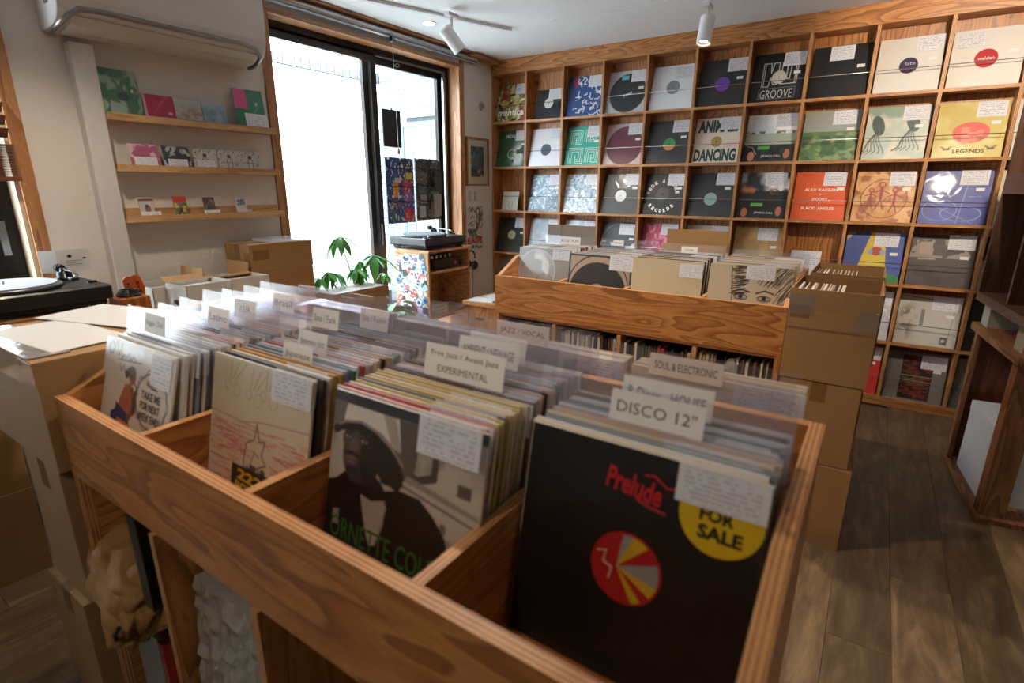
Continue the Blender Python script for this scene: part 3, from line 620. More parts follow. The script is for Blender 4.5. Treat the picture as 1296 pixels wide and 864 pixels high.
A.line([(.47,.68),(.52,.56),(.46,.48)],.045,'8A5540').disc(.52,.60,.03,'4A4644',.09)
A.disc(.46,.765,.045,'A0604A',.055).disc(.44,.80,.060,'5E5650',.042).disc(.375,.775,.028,'4E4640')
A.ring(.74,.655,.205,.013,'5A5450',.185)
for a in range(0,360,36): A.ring(.74+.185*math.cos(math.radians(a)),.655+.165*math.sin(math.radians(a)),.045,.008,'5A5450')
A.disc(.74,.655,.190,'D2C8BC',.165); A.line([(.55,.70),(.50,.73),(.56,.66)],.010,'5A5450')
t=front(A,1.645,-3.583,1.032,.28,'cream cover with a crouching figure and speech bubble in the left front compartment','front covers of the foreground bin',w=.325)
for s_,z,w_ in (('WELL,',.240,.05),('TAKE ME',.217,.085),('FOR NEXT',.194,.085),('WEEK END!',.171,.095)): text(s_,w_,.017,'3A3430',t,.078,z,bold=.015)
note(t,.108,.275,.085,.066,y=-.0012)
# --- compartment 2 front cover
A=Art('CDBFA4',160).grain(.03); A.noise('C6BE8E',4,5,.4,.6,(A.V>.6)*.5*(A.U<.75))
R=random.Random(11)
for k in range(330):
    u=R.random(); v=R.uniform(.10,.61)
    if abs(u-.50)<.14 and v<.52: continue
    l=R.uniform(.05,.16); A.line([(u,v),(u+l,v+R.uniform(-.02,.02))],.007,R.choice(['B85A50','C07268','C88478']))
A.line([(.0,.63),(.35,.62),(.55,.66),(1,.70)],.006,'A05A50')
for x,y in ((.22,.86),(.45,.84),(.6,.86)):
    for q in (-.03,0,.03): A.line([(x+q,y),(x+q*2.5+.06,y+.12)],.006,'8A7C64')
    A.ring(x-.05,y-.04,.03,.006,'A08C6C').ring(x+.05,y-.06,.04,.006,'B09C78')
A.line([(.44,.25),(.39,.38),(.41,.50),(.49,.54),(.51,.64),(.54,.54),(.60,.55),(.57,.46),(.62,.41),(.55,.38),(.53,.26)],.010,'4E423A').line([(.46,.36),(.50,.46),(.55,.44)],.007,'4E423A')
A.poly([(.27,.06),(.27,.34),(.70,.35),(.70,.06)],'2E2A22'); A.noise('2E2A22',22,8,.5,.55,((A.V<.38)&(A.V>.30)&(A.U>.27)&(A.U<.72))*.9)
t=front(A,fx(1)-.006,-3.528,1.04,.21,'beige cover with red pencil strokes and a sketched hand in the foreground bin','front covers of the foreground bin')
text('2221',.10,.022,'C89A2C',t,-.0,.090,bold=.04,tilt=-.05); text('POWER',.11,.022,'C89A2C',t,-.0,.064,bold=.04,tilt=-.05); note(t,.100,.288,.115,.058)
# --- compartment 3 front cover: black and white photo of a man in a bucket hat
A=Art('A89C8C',220); A.noise('B8AC9C',3,4,.35,.65); A.noise('8C8276',5,6,.55,.7)
A.line([(.46,.93),(.47,.72)],.03,'8A8074').line([(.46,.73),(.62,.68),(.72,.72),(.72,.80)],.04,'4A423A').line([(.44,.64),(1,.56)],.014,'6E655A').poly([(.48,.70),(1,.62),(1,.60),(.48,.66)],'8E8478')
A.disc(.80,.50,.02,'6E655A',.03).disc(.90,.42,.02,'6E655A').rect(.86,.94,.68,.74,'5A5148')
A.poly([(.46,.945),(.62,.945),(.60,.72),(.53,.66)],'5E554B'); A.poly([(-.02,.945),(.10,.945),(.07,.80),(-.02,.78)],'6E655A'); A.disc(.5,.78,.05,'5E554B',.12)
A.rect(-1,2,.945,2,'34343A')
A.poly([(-.02,.50),(.06,.53),(.14,.60),(.22,.56),(.40,.56),(.52,.60),(.64,.60),(.74,.54),(.82,.46),(.87,.34),(.92,.16),(.94,-.02),(-.02,-.02)],'191412')
A.disc(.27,.54,.15,'15100E',.09)
A.poly([(.25,.50),(.33,.485),(.42,.515),(.44,.48),(.38,.27),(.345,.25),(.30,.34)],'A4988A'); A.line([(.43,.48),(.42,.38),(.38,.27)],.010,'8A8074')
A.disc(.21,.70,.115,'3A3029',.155,-.12); A.disc(.17,.755,.085,'4E433A',.07); A.disc(.29,.68,.07,'241D19',.13); A.disc(.15,.66,.05,'4A3E35',.05)
A.disc(.172,.735,.028,'5E5248',.045).disc(.165,.708,.040,'3A302A',.020).disc(.165,.712,.030,'64574A',.012)
for ex in (.125,.245): A.disc(ex,.775,.034,'2A221D',.020).disc(ex,.772,.020,'A89F92',.009).disc(ex+.002,.773,.0095,'14100E')
A.line([(.085,.80),(.125,.812),(.16,.802)],.012,'1A1512').line([(.21,.806),(.25,.816),(.29,.80)],.012,'1A1512')
A.line([(.115,.688),(.165,.694),(.215,.682)],.020,'14100E').disc(.165,.655,.040,'6A5448',.018).line([(.128,.656),(.202,.654)],.006,'2A1E1A').disc(.17,.605,.05,'2A221D',.022)
A.poly([(.07,.83),(.095,.95),(.485,.95),(.515,.77),(.44,.79),(.36,.835),(.22,.865)],'5E554A'); A.poly([(.08,.845),(.10,.945),(.47,.945),(.50,.78),(.44,.80),(.36,.845),(.22,.875)],'D6CDC0'); A.poly([(.36,.945),(.45,.945),(.50,.78),(.43,.81)],'A89C8C')
A.line([(.03,.79),(.09,.828),(.20,.842),(.32,.815),(.42,.765),(.49,.70),(.515,.66)],.045,'241E1A').line([(.05,.822),(.10,.848),(.21,.868),(.34,.842),(.45,.785),(.52,.72)],.014,'8E8274')
A.poly([(.27,.82),(.40,.775),(.50,.70),(.535,.63),(.50,.585),(.44,.60),(.39,.60),(.335,.66),(.33,.74),(.28,.81)],'211B17')
A.poly([(.055,.28),(.055,.36),(.10,.37),(.10,.285)],'948878'); A.grain(.10,4)
t=front(A,fx(2)+.014,-3.526,1.04,.21,'black and white photo cover of a man in a bucket hat','front covers of the foreground bin')
text('ORNETTE COLEMAN',.30,.038,'3C6A2E',t,.008,.087); text('CHAPPAQUA SUITE',.29,.032,'38466C',t,.0,.043); note(t,.090,.288,.115,.058)
# --- compartment 4 front cover: black with red script, red yellow label and yellow sticker
t=front(Art('0F0E0E',30),fx(3)+.003,-3.452,1.04,.21,'black cover with a red script logo and yellow FOR SALE sticker in the fourth compartment','front covers of the foreground bin')
text('Prelude',.075,.030,'C01C24',t,.0,.268,bold=.03,tilt=-.12)
bm=bmesh.new(); tube(bm,[(.012,-.002,.286),(.025,-.002,.288),(.042,-.002,.277),(.056,-.002,.281)],.0016,6); tube(bm,[(.006,-.002,.252),(.022,-.002,.247),(.044,-.002,.244)],.0018,6); obj('logo_swash',bm,flat('ink_B01820','B01820',.5),t)
d=disc(t,.004,.157,.048,'A81C1E')
for k,(a0,a1,c) in enumerate(((-.25,.45,'8E8C88'),(-.62,-.25,'C8A020'),(.95,1.45,'C8A020'),(1.45,1.75,'8E8C88'),(-1.25,-.95,'C8A020'))):
    bm=bmesh.new(); prism(bm,[(-.012,0)]+[(.0445*math.cos(a),.0445*math.sin(a)) for a in np.linspace(a0,a1,8)],'y',-.0014,-.0005); obj('label_ray',bm,flat('ray_'+c,c,.5),d)
bm=bmesh.new(); tube(bm,[(-.04,-.002,.012),(-.028,-.002,.016),(-.03,-.002,.0),(-.018,-.002,-.004),(-.02,-.002,-.02)],.0014,6); obj('label_script',bm,flat('ink_D8B090','D8B090',.5),d)
bm=bmesh.new(); cyl(bm,(0,0,0),.049,.0008,'y',40); st=obj('round_sticker',bm,flat('yellow_sticker','D2B010',.5),t,(.108,-.0008,.262))
text('FOR',.040,.017,'141210',st,-.004,.000,y=-.0008,bold=.04); text('SALE',.052,.018,'141210',st,.002,-.022,y=-.0008,bold=.04)
note(t,.105,.292,.105,.047,y=-.0034)
# --- the packs behind
G='records filed in the foreground bin'
Fx,Fy=1.4745,-3.7035
fill('left compartment of the foreground bin',Fx,Fy,0,-3.583,-3.19,1.036,33,['cream','white','white','blue grey','white','blue grey','white','white','cream','brown','orange','cream'],G,.21,1)
fill('second compartment of the foreground bin',Fx,Fy,1,-3.528,-3.19,1.04,27,['cream','black','cream','ochre','ochre','blue grey','teal','white','red','pale pink','cream'],G,.21,2)
fill('third compartment of the foreground bin',Fx,Fy,2,-3.526,-3.225,1.04,27,['cream','pale pink','red','cream','yellow','violet grey','yellow','cream','sand','yellow','cream','brown'],G,.21,3)
fill('right compartment of the foreground bin',Fx,Fy,3,-3.452,-3.295,1.04,18,['black','cream','white','blue grey','grey','cream','sand','pale pink','grey','white','blue grey','teal','cream'],G,.21,4)
for k in range(4):
    nm=['first','second','third','fourth'][k]
    R=random.Random(50+k)
    for i in range(6):
        c=R.choice(['cream','grey','white','sand','cream'])
        random.seed(900+k*10+i)
        plainrec(c,1.50+.352*(k+.5)-(.02 if k==3 else 0),-3.078+i*.010,.7005,.06,f'{c} record sleeve, {ORD[i]} in the {nm} cell of the rear bin','records filed in the rear bin',h=.318,nt=i%2==0)
# dividers
PLAS=clear('clear_acrylic',(.93,.93,.97),haze=.055,rough=.08)
def divider(x,ytop,ztop,lean,label,word=None,lx=-.03,lw=.10,w=.32,group='clear plastic dividers in the foreground bin',h=.375,lh=.035):
    d=thing('index_divider',label,'divider',(x,ytop-h*math.sin(lean),ztop-h*math.cos(lean)),0,group,rx=-lean)
    bx('acrylic_sheet',-w/2,w/2,0,.0018,0,h,PLAS,d)
    if word is not None:
        b=bx('title_card',lx-lw/2,lx+lw/2,-.0012,-.0002,h-.014-lh,h-.006,flat('title_paper','E8E4DE',.6),d)
        ws=word.split('|')
        for i,s in enumerate(ws):
            hh=.55*(lh-.006)/len(ws)
            text(s,min(lw*.85,len(s)*hh*.75),hh,'2A2826',b,lx,h-.010-(lh)*(i+.5)/len(ws),y=-.0014)
    return d
P='clear plastic divider '
L=[(0,-3.535,1.095,'Reggae / Dub',-.03,'with a Reggae and Dub card in the left compartment'),
(0,-3.47,1.09,None,0,'without a card behind the Reggae one'),(0,-3.42,1.095,'Latino',.02,'with a Latino card in the left compartment'),(0,-3.36,1.105,'ASIA',.03,'with an ASIA card in the left compartment'),(0,-3.31,1.10,None,0,'without a card behind the ASIA one'),(0,-3.25,1.10,'Brasil',.02,'with a faint card at the back of the left compartment'),(0,-3.20,1.105,None,0,'at the very back of the left compartment'),
(1,-3.46,1.075,'Japanese',.02,'with a Japanese card in the second compartment'),(1,-3.41,1.085,'Japanese Jazz',.0,'with a Japanese Jazz card in the second compartment'),(1,-3.30,1.10,'Soul / Funk',-.10,'with a card at its left end in the second compartment'),(1,-3.245,1.10,'Jazz / Fusion',.0,'with a Jazz Fusion card in the second compartment'),(1,-3.20,1.10,None,0,'at the back of the second compartment'),
(2,-3.38,1.105,'Free Jazz / Avant Jazz|EXPERIMENTAL',.015,'with a Free Jazz and Experimental card in the third compartment'),(2,-3.33,1.112,'AMBIENT / NEWAGE',.03,'with an Ambient card behind the Free Jazz one'),(2,-3.26,1.10,'Library',.0,'without readable card in the third compartment'),(2,-3.20,1.105,None,0,'at the back of the third compartment'),
(3,-3.385,1.096,'DISCO 12"',-.0,'with a DISCO 12" card in the right compartment'),(3,-3.345,1.105,'R Disco   HOUSE',-.0,'with a Disco House card in the right compartment')]
for k,y,z,wd,lx,tx in L:
    lw=.13 if k==3 else (.17 if k==2 and '|' in (wd or '') else (.13 if k==2 else .09)); lh=.05 if wd and '|' in wd else .036
    divider(fx(k)+.0,y,z,.21,P+tx,wd,lx,lw,lh=lh,w=.335,h=.36)
for k,(z,wd) in enumerate(((1.085,None),(1.09,None),(1.085,'JAZZ / VOCAL'),(1.07,'SOUL & ELECTRONIC'))):
    divider((1.645,1.99,2.315,2.685)[k],-3.068,z-.012,.03,P+['at the left end of the rear bin','second from left in the rear bin','with a faint card in the rear bin','with a soul card at the right of the rear bin'][k],wd,-.02,.14,w=.34,group='clear plastic dividers in the rear bin',h=.362)
# ---- lower cells of the foreground bin
KR=flat('kraft_paper','96703F',.75,bump=.6,bscale=30)
def crumpled(name,label,cat,c,r,mat,seed,sx=1,sy=1,sz=1,amp=.25,sub=4):
    bm=bmesh.new(); bmesh.ops.create_icosphere(bm,subdivisions=sub,radius=1)
    from mathutils import noise as mn
    for v in bm.verts:
        d=mn.noise(v.co*2.3+Vector((seed,0,0)))*.6+abs(mn.noise(v.co*4.6+Vector((0,seed,0))))*.5
        v.co=Vector((v.co.x*sx,v.co.y*sy,v.co.z*sz))*r*(1+amp*d)
    o=obj(name,bm,mat,None,c); tag(o,label,cat); return o
# crumpled kraft bag spilling out of the lower left cell
bm=bmesh.new(); bmesh.ops.create_icosphere(bm,subdivisions=5,radius=1)
from mathutils import noise as mn
for v in bm.verts:
    p=v.co.copy(); q=Vector((math.copysign(abs(p.x)**.7,p.x),math.copysign(abs(p.y)**.7,p.y),math.copysign(abs(p.z)**.7,p.z)))
    cr=.20*abs(mn.noise(p*1.8+Vector((3,1,0))))*2+.05*abs(mn.noise(p*3.6+Vector((0,7,2))))*2-.10
    q*=(1+cr); v.co=Vector((q.x*.140-(.02*q.z),q.y*.075-.03*(1-q.z)*.5,q.z*.078+.03*q.x))
bag=obj('paper_bag',bm,KR,None,(Fx+.115,Fy+.050,.455),(.15,.45,-.1),smooth=False); tag(bag,'crumpled brown paper bag stuffed into the lower left cell','bag')
bm=bmesh.new(); tube(bm,[(Fx+.20,Fy-.045,.40),(Fx+.215,Fy-.050,.425),(Fx+.235,Fy-.045,.45)],.005,6); o=obj('black_strap',bm,flat('black_plastic','151515',.4)); tag(o,'thin black strap lying across the brown paper bag','strap')
bx('shipping_tube',Fx+.275,Fx+.315,Fy-.002,Fy+.035,.50,.72,flat('black_plastic','151515',.4)); tag(bpy.data.objects['shipping_tube'],'long black box hanging beside the crumpled paper bag','box')
o=bx('white_board',Fx+.06,Fx+.19,Fy+.03,Fy+.045,.0705,.33,flat('grey_white_board','8E8C8A',.6)); tag(o,'greyish white board standing below the paper bag','board')
o=bx('red_board',Fx+.20,Fx+.215,Fy+.03,Fy+.3,.0705,.33,flat('red_card','A02C24',.6)); tag(o,'thin red board beside the greyish white board','board')
# plastic wrapped pack of sleeves
WR=flat('shrink_wrap_grey','A09C96',.12,0,1,bump=.5,bscale=40)
for i in range(5):
    bm=bmesh.new(); box(bm,-.14,.14,-.016,.016,0,.52); bmesh.ops.subdivide_edges(bm,edges=list(bm.edges),cuts=22,use_grid_fill=True)
    for v in bm.verts: v.co+=Vector((0,.009*abs(mn.noise(Vector(((v.co.x+v.co.z)*7,(v.co.x*.5-v.co.z)*34,i*3))))*-2,.004*mn.noise(v.co*9)))
    o=obj('wrapped_sleeves',bm,WR,None,(Fx+.535,Fy+.03+.05*i,.0725),(-.08,0,0)); tag(o,f'{["front","second","third","fourth","rearmost"][i]} shiny plastic wrapped pack in the second lower cell','packet','wrapped packs in the lower cell')
# ================================================================ MIDDLE BIN CONTENT
Mx,My=1.279,-1.752; mx=lambda k: Mx+.01+.352*(k+.5)
GM='front covers of the middle bin'
A=Art('9A948C',100); A.disc(.36,.62,.36,'C4C8CC'); A.disc(.36,.62,.34,'A8A6A2'); A.noise('E8ECF0',3,7,.55,.62,(np.hypot(A.U-.3,A.V-.68)<.3)*.8); A.ring(.52,.40,.17,.01,'6A645C')
t=front(A,mx(0)-.0,-1.545,1.05,.12,'clear sleeve over grey card at the front left of the middle bin',GM,w=.325,h=.32); note(t,.098,.290,.10,.055)
A=Art('B8A088',110); A.disc(.5,.42,.47,'34302E'); 
for q in (.42,.36,.30,.24): A.ring(.5,.42,q,.006,'45403C')
A.disc(.5,.42,.14,'9A9288'); A.ring(.5,.5,.495,.02,'2E3448'); A.rect(-1,2,.97,2,'3A3E4C').rect(-1,.025,-1,2,'3C425C')
t=front(A,mx(1),-1.62,1.045,.12,'sleeve showing a large black vinyl disc in the middle bin',GM,w=.325); note(t,.118,.283,.12,.07,y=-.003)
A=Art('CDBA98',80).grain(.03); A.ring(.5,.29,.17,.008,'3E3830'); A.poly([(.38,.27),(.45,.36),(.5,.3),(.56,.37),(.60,.27)],'2E2A24')
t=front(A,mx(2)+.0,-1.66,1.055,.12,'plain manila sleeve with a small round cat emblem in the middle bin',GM,w=.322); note(t,.108,.272,.10,.06)
A=Art('C9B69A',150).grain(.03)
m1=((A.U<.42)&(A.V>.5)); R=random.Random(3)
for k in range(70):
    u=R.uniform(.27,.40); v=R.uniform(.6,1.0); A.line([(u,v),(u+.1,v+.02)],.010,'2E2824')
for k in range(240):
    u=R.uniform(.6,1.0); v=R.uniform(.15,1.0)
    if u<.80 and .38<v<.72: continue
    A.line([(u,v),(u+.06,v+.10)],.008,'342E2A')
for x,s in ((.42,1),(.70,-1)):
    A.disc(x,.59,.085,'4A403A',.035).disc(x,.588,.07,'B8A68C',.022).disc(x,.59,.026,'1E1A18').line([(x-.1,.65),(x,.69),(x+.1,.66)],.02,'2E2824').line([(x-.08,.56),(x,.545),(x+.08,.565)],.008,'5A4E44')
A.disc(.56,.42,.03,'4A3E36',.015).disc(.62,.42,.02,'4A3E36',.012); A.line([(.27,.98),(.30,.7),(.32,.5),(.36,.3)],.012,'2E2824')
t=front(A,mx(3)+.0,-1.665,1.055,.12,'cream cover with an inked face and staring eyes at the right of the middle bin',GM,w=.325); note(t,.04,.288,.11,.055)
G='records filed in the middle bin'
fill('left compartment of the middle bin',Mx,My,0,-1.545,-1.25,1.05,15,['white','white','white','grey','cream','white','dark green','red','cream'],G,.12,21,hh=.32,notes=.7)
fill('second compartment of the middle bin',Mx,My,1,-1.62,-1.25,1.045,17,['black','white','blue grey','white','grey','cream'],G,.12,22,notes=.8)
fill('third compartment of the middle bin',Mx,My,2,-1.66,-1.25,1.055,17,['cream','black','cream','sand','black','cream','black','cream'],G,.12,23,notes=.6)
fill('right compartment of the middle bin',Mx,My,3,-1.665,-1.25,1.055,18,['grey','cream','cream','grey','sand','cream','white','grey'],G,.12,24,notes=.8)
GD='clear plastic dividers in the middle bin'
divider(mx(0)+.02,-1.30,1.10,.10,P+'with a pink edged card in the middle bin','ROCK / POPS',.0,.13,group=GD,h=.36)
divider(mx(1)+.03,-1.32,1.10,.10,P+'with a small HIP HOP card in the middle bin','HIP HOP',-.06,.06,group=GD,h=.36,lh=.022)
divider(mx(2)+.02,-1.33,1.09,.10,P+'with a HOUSE card before the cardboard flap','HOUSE',-.02,.08,group=GD,h=.36,lh=.025)
divider(mx(3)+.02,-1.32,1.085,.10,P+'standing upright in the right part of the middle bin',None,group=GD,h=.36)
# lower records of the middle bin, spines out
R=random.Random(77); NB=['first','second','third','fourth']
for k in range(4):
    x=Mx+.01+.352*k+.016; xe=Mx+.01+.352*(k+1)-.016; i=0
    if k==0: x+=.008
    if k==3: xe-=.02
    while x<xe-.02:
        t_=R.choice([.006,.008,.010,.012,.014]); c=R.choice(['black','black','brown','grey','cream','black','blue grey','brown','dark green','black','white','sand'])
        if k==2 and abs(x-(Mx+.9))<.012: c='red'
        hgt=.315-R.random()*.012
        o=put('record_spine_out',sleeve_mesh(round(t_,4),.314 if hgt>.31 else .306,.30),None,(x+t_/2,My+.03+R.random()*.015,.35),(0,R.uniform(-.0,.012),0),PALC[c])
        tag(o,f'{c} record spine, {ORD[i] if i else "leftmost"} from the left in the {NB[k]} cell under the middle bin','record','records standing under the middle bin'); x+=t_+.0035+(.03 if R.random()<.04 else 0); i+=1
board('inner_shelf',.022,1.386,.03,.59,.33,.3495,MB,'x')
crumpled('plastic_wrap','crumpled clear plastic bag between the lower records of the middle bin','bag',(2.50,My+.05,.60),.035,WR,3,1,.5,1.6)
# ================================================================ CARDBOARD
CB=flat('cardboard','9A7548',.8,var=.08,bscale=9); CBD=flat('cardboard_inside','B08C62',.85); TAPE=flat('packing_tape','7E5C34',.25,0,.3); CLT=clear('clear_tape',(.85,.83,.78),haze=.10,rough=.2)
WCB=flat('white_cardboard','C9C5BE',.7)
def carton(label,x0,x1,y0,y1,z0,z1,rz=0,open_=False,flaps=(),mat=None,tape=True,group=None,contents=0,name='cardboard_box',holes=False):
    mat=mat or CB; w,d,h=x1-x0,y1-y0,z1-z0
    t=thing(name,label,'box',((x0+x1)/2,(y0+y1)/2,z0+.0005),rz,group); e=.004
    X,Y=w/2,d/2
    h-=.001
    if holes:
        # front panel with an oval hand hole
        bm=bmesh.new(); hx,hz,hw,hh=0,h*.62,.035,.013
        out=[(-X,0),(X,0),(X,h),(-X,h)]; ring=[(hx+hw*math.copysign(abs(math.cos(a))**.6,math.cos(a)),hz+hh*math.copysign(abs(math.sin(a))**.6,math.sin(a))) for a in np.linspace(0,2*PI,17)[:-1]]
        for yy,fl in ((-Y,0),(-Y+e,1)):
            O=[bm.verts.new((p[0],yy,p[1])) for p in out]; Rr=[bm.verts.new((p[0],yy,p[1])) for p in ring]
            q=lambda i:Rr[i%16]
            for a,b,(i0,i1) in ((O[1],O[2],(-2,2)),(O[2],O[3],(2,6)),(O[3],O[0],(6,10)),(O[0],O[1],(10,14))):
                bm.faces.new([a,b]+[q(i) for i in range(i1,i0-1,-1)])
            if fl==0: R0=Rr
            else:
                for i in range(16): bm.faces.new((R0[i],R0[(i+1)%16],Rr[(i+1)%16],Rr[i]))
        obj('wall_panel',bm,mat,t)
    else: bx('wall_panel',-X,X,-Y,-Y+e,0,h,mat,t)
    bx('wall_panel',-X,X,Y-e,Y,0,h,mat,t); bx('wall_panel',-X,-X+e,-Y+e,Y-e,0,h,mat,t); bx('wall_panel',X-e,X,-Y+e,Y-e,0,h,mat,t)
    bx('bottom_panel',-X+e,X-e,-Y+e,Y-e,0,e,CBD,t)
    if not open_:
        bx('top_flap',-X,-.0008,-Y,Y,h,h+e,mat,t) ; bx('top_flap',.0008,X,-Y,Y,h,h+e,mat,t)
        if tape: bx('tape_strip',-.025,.025,-Y-.0008,Y+.0008,h+e,h+e+.0006,TAPE,t); bx('tape_strip',-.025,.025,-Y-.0010,-Y-.0002,h-.07,h+e,TAPE,t)
    for s,L_,ang in flaps:   # side, length, outward tilt from vertical
        bm=bmesh.new(); box(bm,-X+.002,X-.002,0,e,0,L_) if s in 'fb' else box(bm,-Y+.002,Y-.002,0,e,0,L_)
        loc={'f':(0,-Y,h),'b':(0,Y-e,h),'l':(-X+e,0,h),'r':(X,0,h)}[s]
        rot={'f':(ang,0,0),'b':(-ang,0,0),'l':(0,-ang,PI/2),'r':(0,ang,PI/2)}[s]
        if s in 'lr':
            bm2=bm; 
            for v in bm2.verts: v.co=Vector((v.co.y*-1,v.co.x,v.co.z))
            rot=(0,-ang if s=='l' else ang,0)
        obj('side_flap',bm,CBD if s!='f' else mat,t,loc,rot)
    return t
# right stack beside the middle bin
GS='cardboard boxes stacked right of the middle bin'
carton('brown cardboard box on the floor at the bottom of the right stack',2.715,2.993,-1.862,-1.45,0,.335,group=GS)
t=carton('second brown cardboard box of the right stack with a square tape patch',2.705,2.975,-1.85,-1.45,.342,.66,group=GS)
bx('tape_patch',-.02,.022,-.2012,-.2002,.01,.055,TAPE,t)
t=carton('open brown cardboard box full of paper edges on top of the right stack',2.700,2.985,-1.852,-1.47,.668,1.012,open_=True,group=GS)
bx('folded_flap',-.1425,.1425,-.1965,-.1915,.20,.344,CB,t); bx('tape_patch',-.135,-.07,-.1975,-.1966,.235,.285,TAPE,t); bx('clear_tape_patch',-.1424,-.06,-.1985,-.1976,.25,.325,CLT,t); bx('clear_tape_patch',.08,.1424,-.1985,-.1976,.21,.28,CLT,t)
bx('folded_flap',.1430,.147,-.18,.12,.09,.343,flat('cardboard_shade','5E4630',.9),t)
t2=carton('open brown cardboard box behind the top box of the right stack',2.72,2.99,-1.44,-1.06,.668,1.02,open_=True,group=GS); carton('brown cardboard box under the rear open box',2.72,2.99,-1.44,-1.06,.335,.661,group=GS); carton('lowest brown cardboard box of the rear stack',2.72,2.99,-1.44,-1.06,0,.328,group=GS)
R=random.Random(9)
def inserts(x0,x1,y0,y1,ztop,h,n,place,zb):
    for i in range(n):
        xx=x0+(x1-x0)*i/(n-1)+R.uniform(-.002,.002)
        me=sleeve_mesh(.0035,round(h,3),y1-y0)
        o=put('seven_inch_sleeve',me,None,(xx,y0,zb),(0,R.uniform(-.03,.08),0),R.choice(['white','cream','white','grey']) and PALC[R.choice(['white','cream','white','grey'])])
        tag(o,f'{ORD[min(i,35)]} paper sleeve from the left standing in the {place}','record','paper sleeves in the cardboard boxes')
inserts(2.72,2.865,-1.83,-1.64,1.0,.332,20,'top box of the right stack',.6735); inserts(2.745,2.86,-1.42,-1.24,1.0,.34,14,'rear open box of the right stack',.6735)
# left foreground boxes
GL_='cardboard boxes left of the foreground bin'
tA=carton('large taped cardboard box beside the left end of the foreground bin',.98,1.455,-3.722,-3.32,.725,.988,group=GL_,tape=False)
bx('tape_strip',-.235,.235,-.2015,-.2005,.20,.2635,CLT,tA); bx('tape_patch',.15,.237,-.2025,-.2016,.215,.262,TAPE,tA)
carton('narrow upright cardboard box under the large taped box',1.205,1.44,-3.72,-3.34,.355,.718,group=GL_)
carton('lowest cardboard box left of the foreground bin',1.19,1.43,-3.735,-3.34,0,.35,group=GL_)
carton('upper brown box standing in the far left floor corner',.10,.565,-4.1,-3.60,.331,.655,group='boxes under the turntable table')
carton('lower brown box standing in the far left floor corner',.10,.568,-4.1,-3.60,0,.327,group='boxes under the turntable table')
def sheets(label,pts,cat='paper',mat=None,name='paper_sheet',th=.0012):
    for (x,y,z,w,d,rz) in pts:
        bm=bmesh.new(); box(bm,-w/2,w/2,-d/2,d/2,0,th)
        o=obj(name,bm,mat or flat('white_paper','CFCDC9',.6),None,(x,y,z),(0,0,rz)); tag(o,label if isinstance(label,str) else label.pop(0),cat)
sheets(['white mailing sheet lying on the large taped box','second white sheet lying at the back of the large taped box','creased clear packing film on the front edge of the taped box'],[(1.22,-3.60,.9950,.36,.17,.08),(1.10,-3.43,.9965,.36,.20,.3)])
o=bx('packing_film',.99,1.42,-3.72,-3.64,.9942,.9952,flat('packing_film','A8A4A0',.12,0,1,bump=1,bscale=30)); tag(o,'shiny creased packing film along the front edge of the taped box','film')
t=carton('wide cardboard box behind the left end of the foreground bin',.70,1.40,-3.10,-2.66,.55,.905,group='boxes between bin and wall',tape=True); carton('cardboard box under the wide box by the bin',.70,1.40,-3.10,-2.66,0,.545,group='boxes between bin and wall')
o=bx('magazine',.80,1.10,-3.12,-2.90,.9100,.914,flat('dark_cover','2A2622',.4)); tag(o,'dark magazine lying on the wide cardboard box','magazine')
# white record boxes along the wall
cb=thing('low_counter','low wooden counter under the white boxes along the left wall','counter',(0,0,0))
board('counter_top',.03,.50,-3.12,-2.12,.70,.72,cb,'y'); 
for y in (-3.12,-2.63,-2.14): board('counter_leg_panel',.03,.48,y,y+.02,.001,.70,cb,'z')
GW='white record boxes along the left wall'
carton('open white box with a hand hole nearest the wall',.075,.285,-2.99,-2.76,.7205,.925,mat=WCB,open_=True,flaps=(('b',.06,.1),),group=GW,name='white_box',holes=True)
carton('open white box with a hand hole at the front corner of the row',.293,.475,-2.935,-2.735,.7205,.945,mat=WCB,open_=True,group=GW,name='white_box',holes=True,flaps=(('l',.05,1.2),))
carton('open white box at the right end of the row of white boxes',.285,.465,-2.728,-2.535,.7205,.945,mat=WCB,open_=True,flaps=(('r',.0001,0),),group=GW,name='white_box')
carton('open white box against the wall behind the other white boxes',.075,.278,-2.75,-2.53,.7205,.92,mat=WCB,open_=True,flaps=(('b',.07,.15),('r',.05,1.1)),group=GW,name='white_box')
for k,(x,y,zt) in enumerate(((.18,-2.875,.90),(.384,-2.835,.925),(.375,-2.63,.925),(.18,-2.64,.90))):
    o=bx('paper_stack',x-.07,x+.07,y-.085,y+.085,.7255,zt,flat('stack_white','C8C4BC',.8,bump=.8,bscale=120)); tag(o,['white stack inside the box nearest the wall','white stack inside the front corner box','white stack inside the right end box','white stack inside the rear wall box'][k],'paper')
carton('brown cardboard box below the taller brown box by the window',.05,.27,-2.50,-2.135,.7205,.925,group='brown boxes by the window')
t=carton('brown cardboard box with a tape patch on top by the window',.04,.268,-2.505,-2.13,.93,1.068,group='brown boxes by the window')
bx('tape_patch',.1142,.1150,-.17,-.08,.06,.11,TAPE,t); bx('tape_patch',.06,.113,-.1885,-.1877,.05,.10,TAPE,t)
o=bx('clear_case',.06,.25,-2.36,-2.16,1.0735,1.090,clear('acrylic_case',(.9,.92,.95),haze=.4)); tag(o,'flat clear plastic case lying on the taller brown box','case')
# large white-topped box by the plant
t=carton('large brown box with a white top in front of the window plant',-.0+.03,.335,-2.06,-1.645,.40,.748,tape=False,group='boxes before the window')
bx('paper_cover',-.152,.152,-.205,.205,.3515,.3525,flat('white_top','C6C3BD',.7),t)
carton('brown cardboard box under the large white topped box',.03,.335,-2.06,-1.645,0,.394,group='boxes before the window')
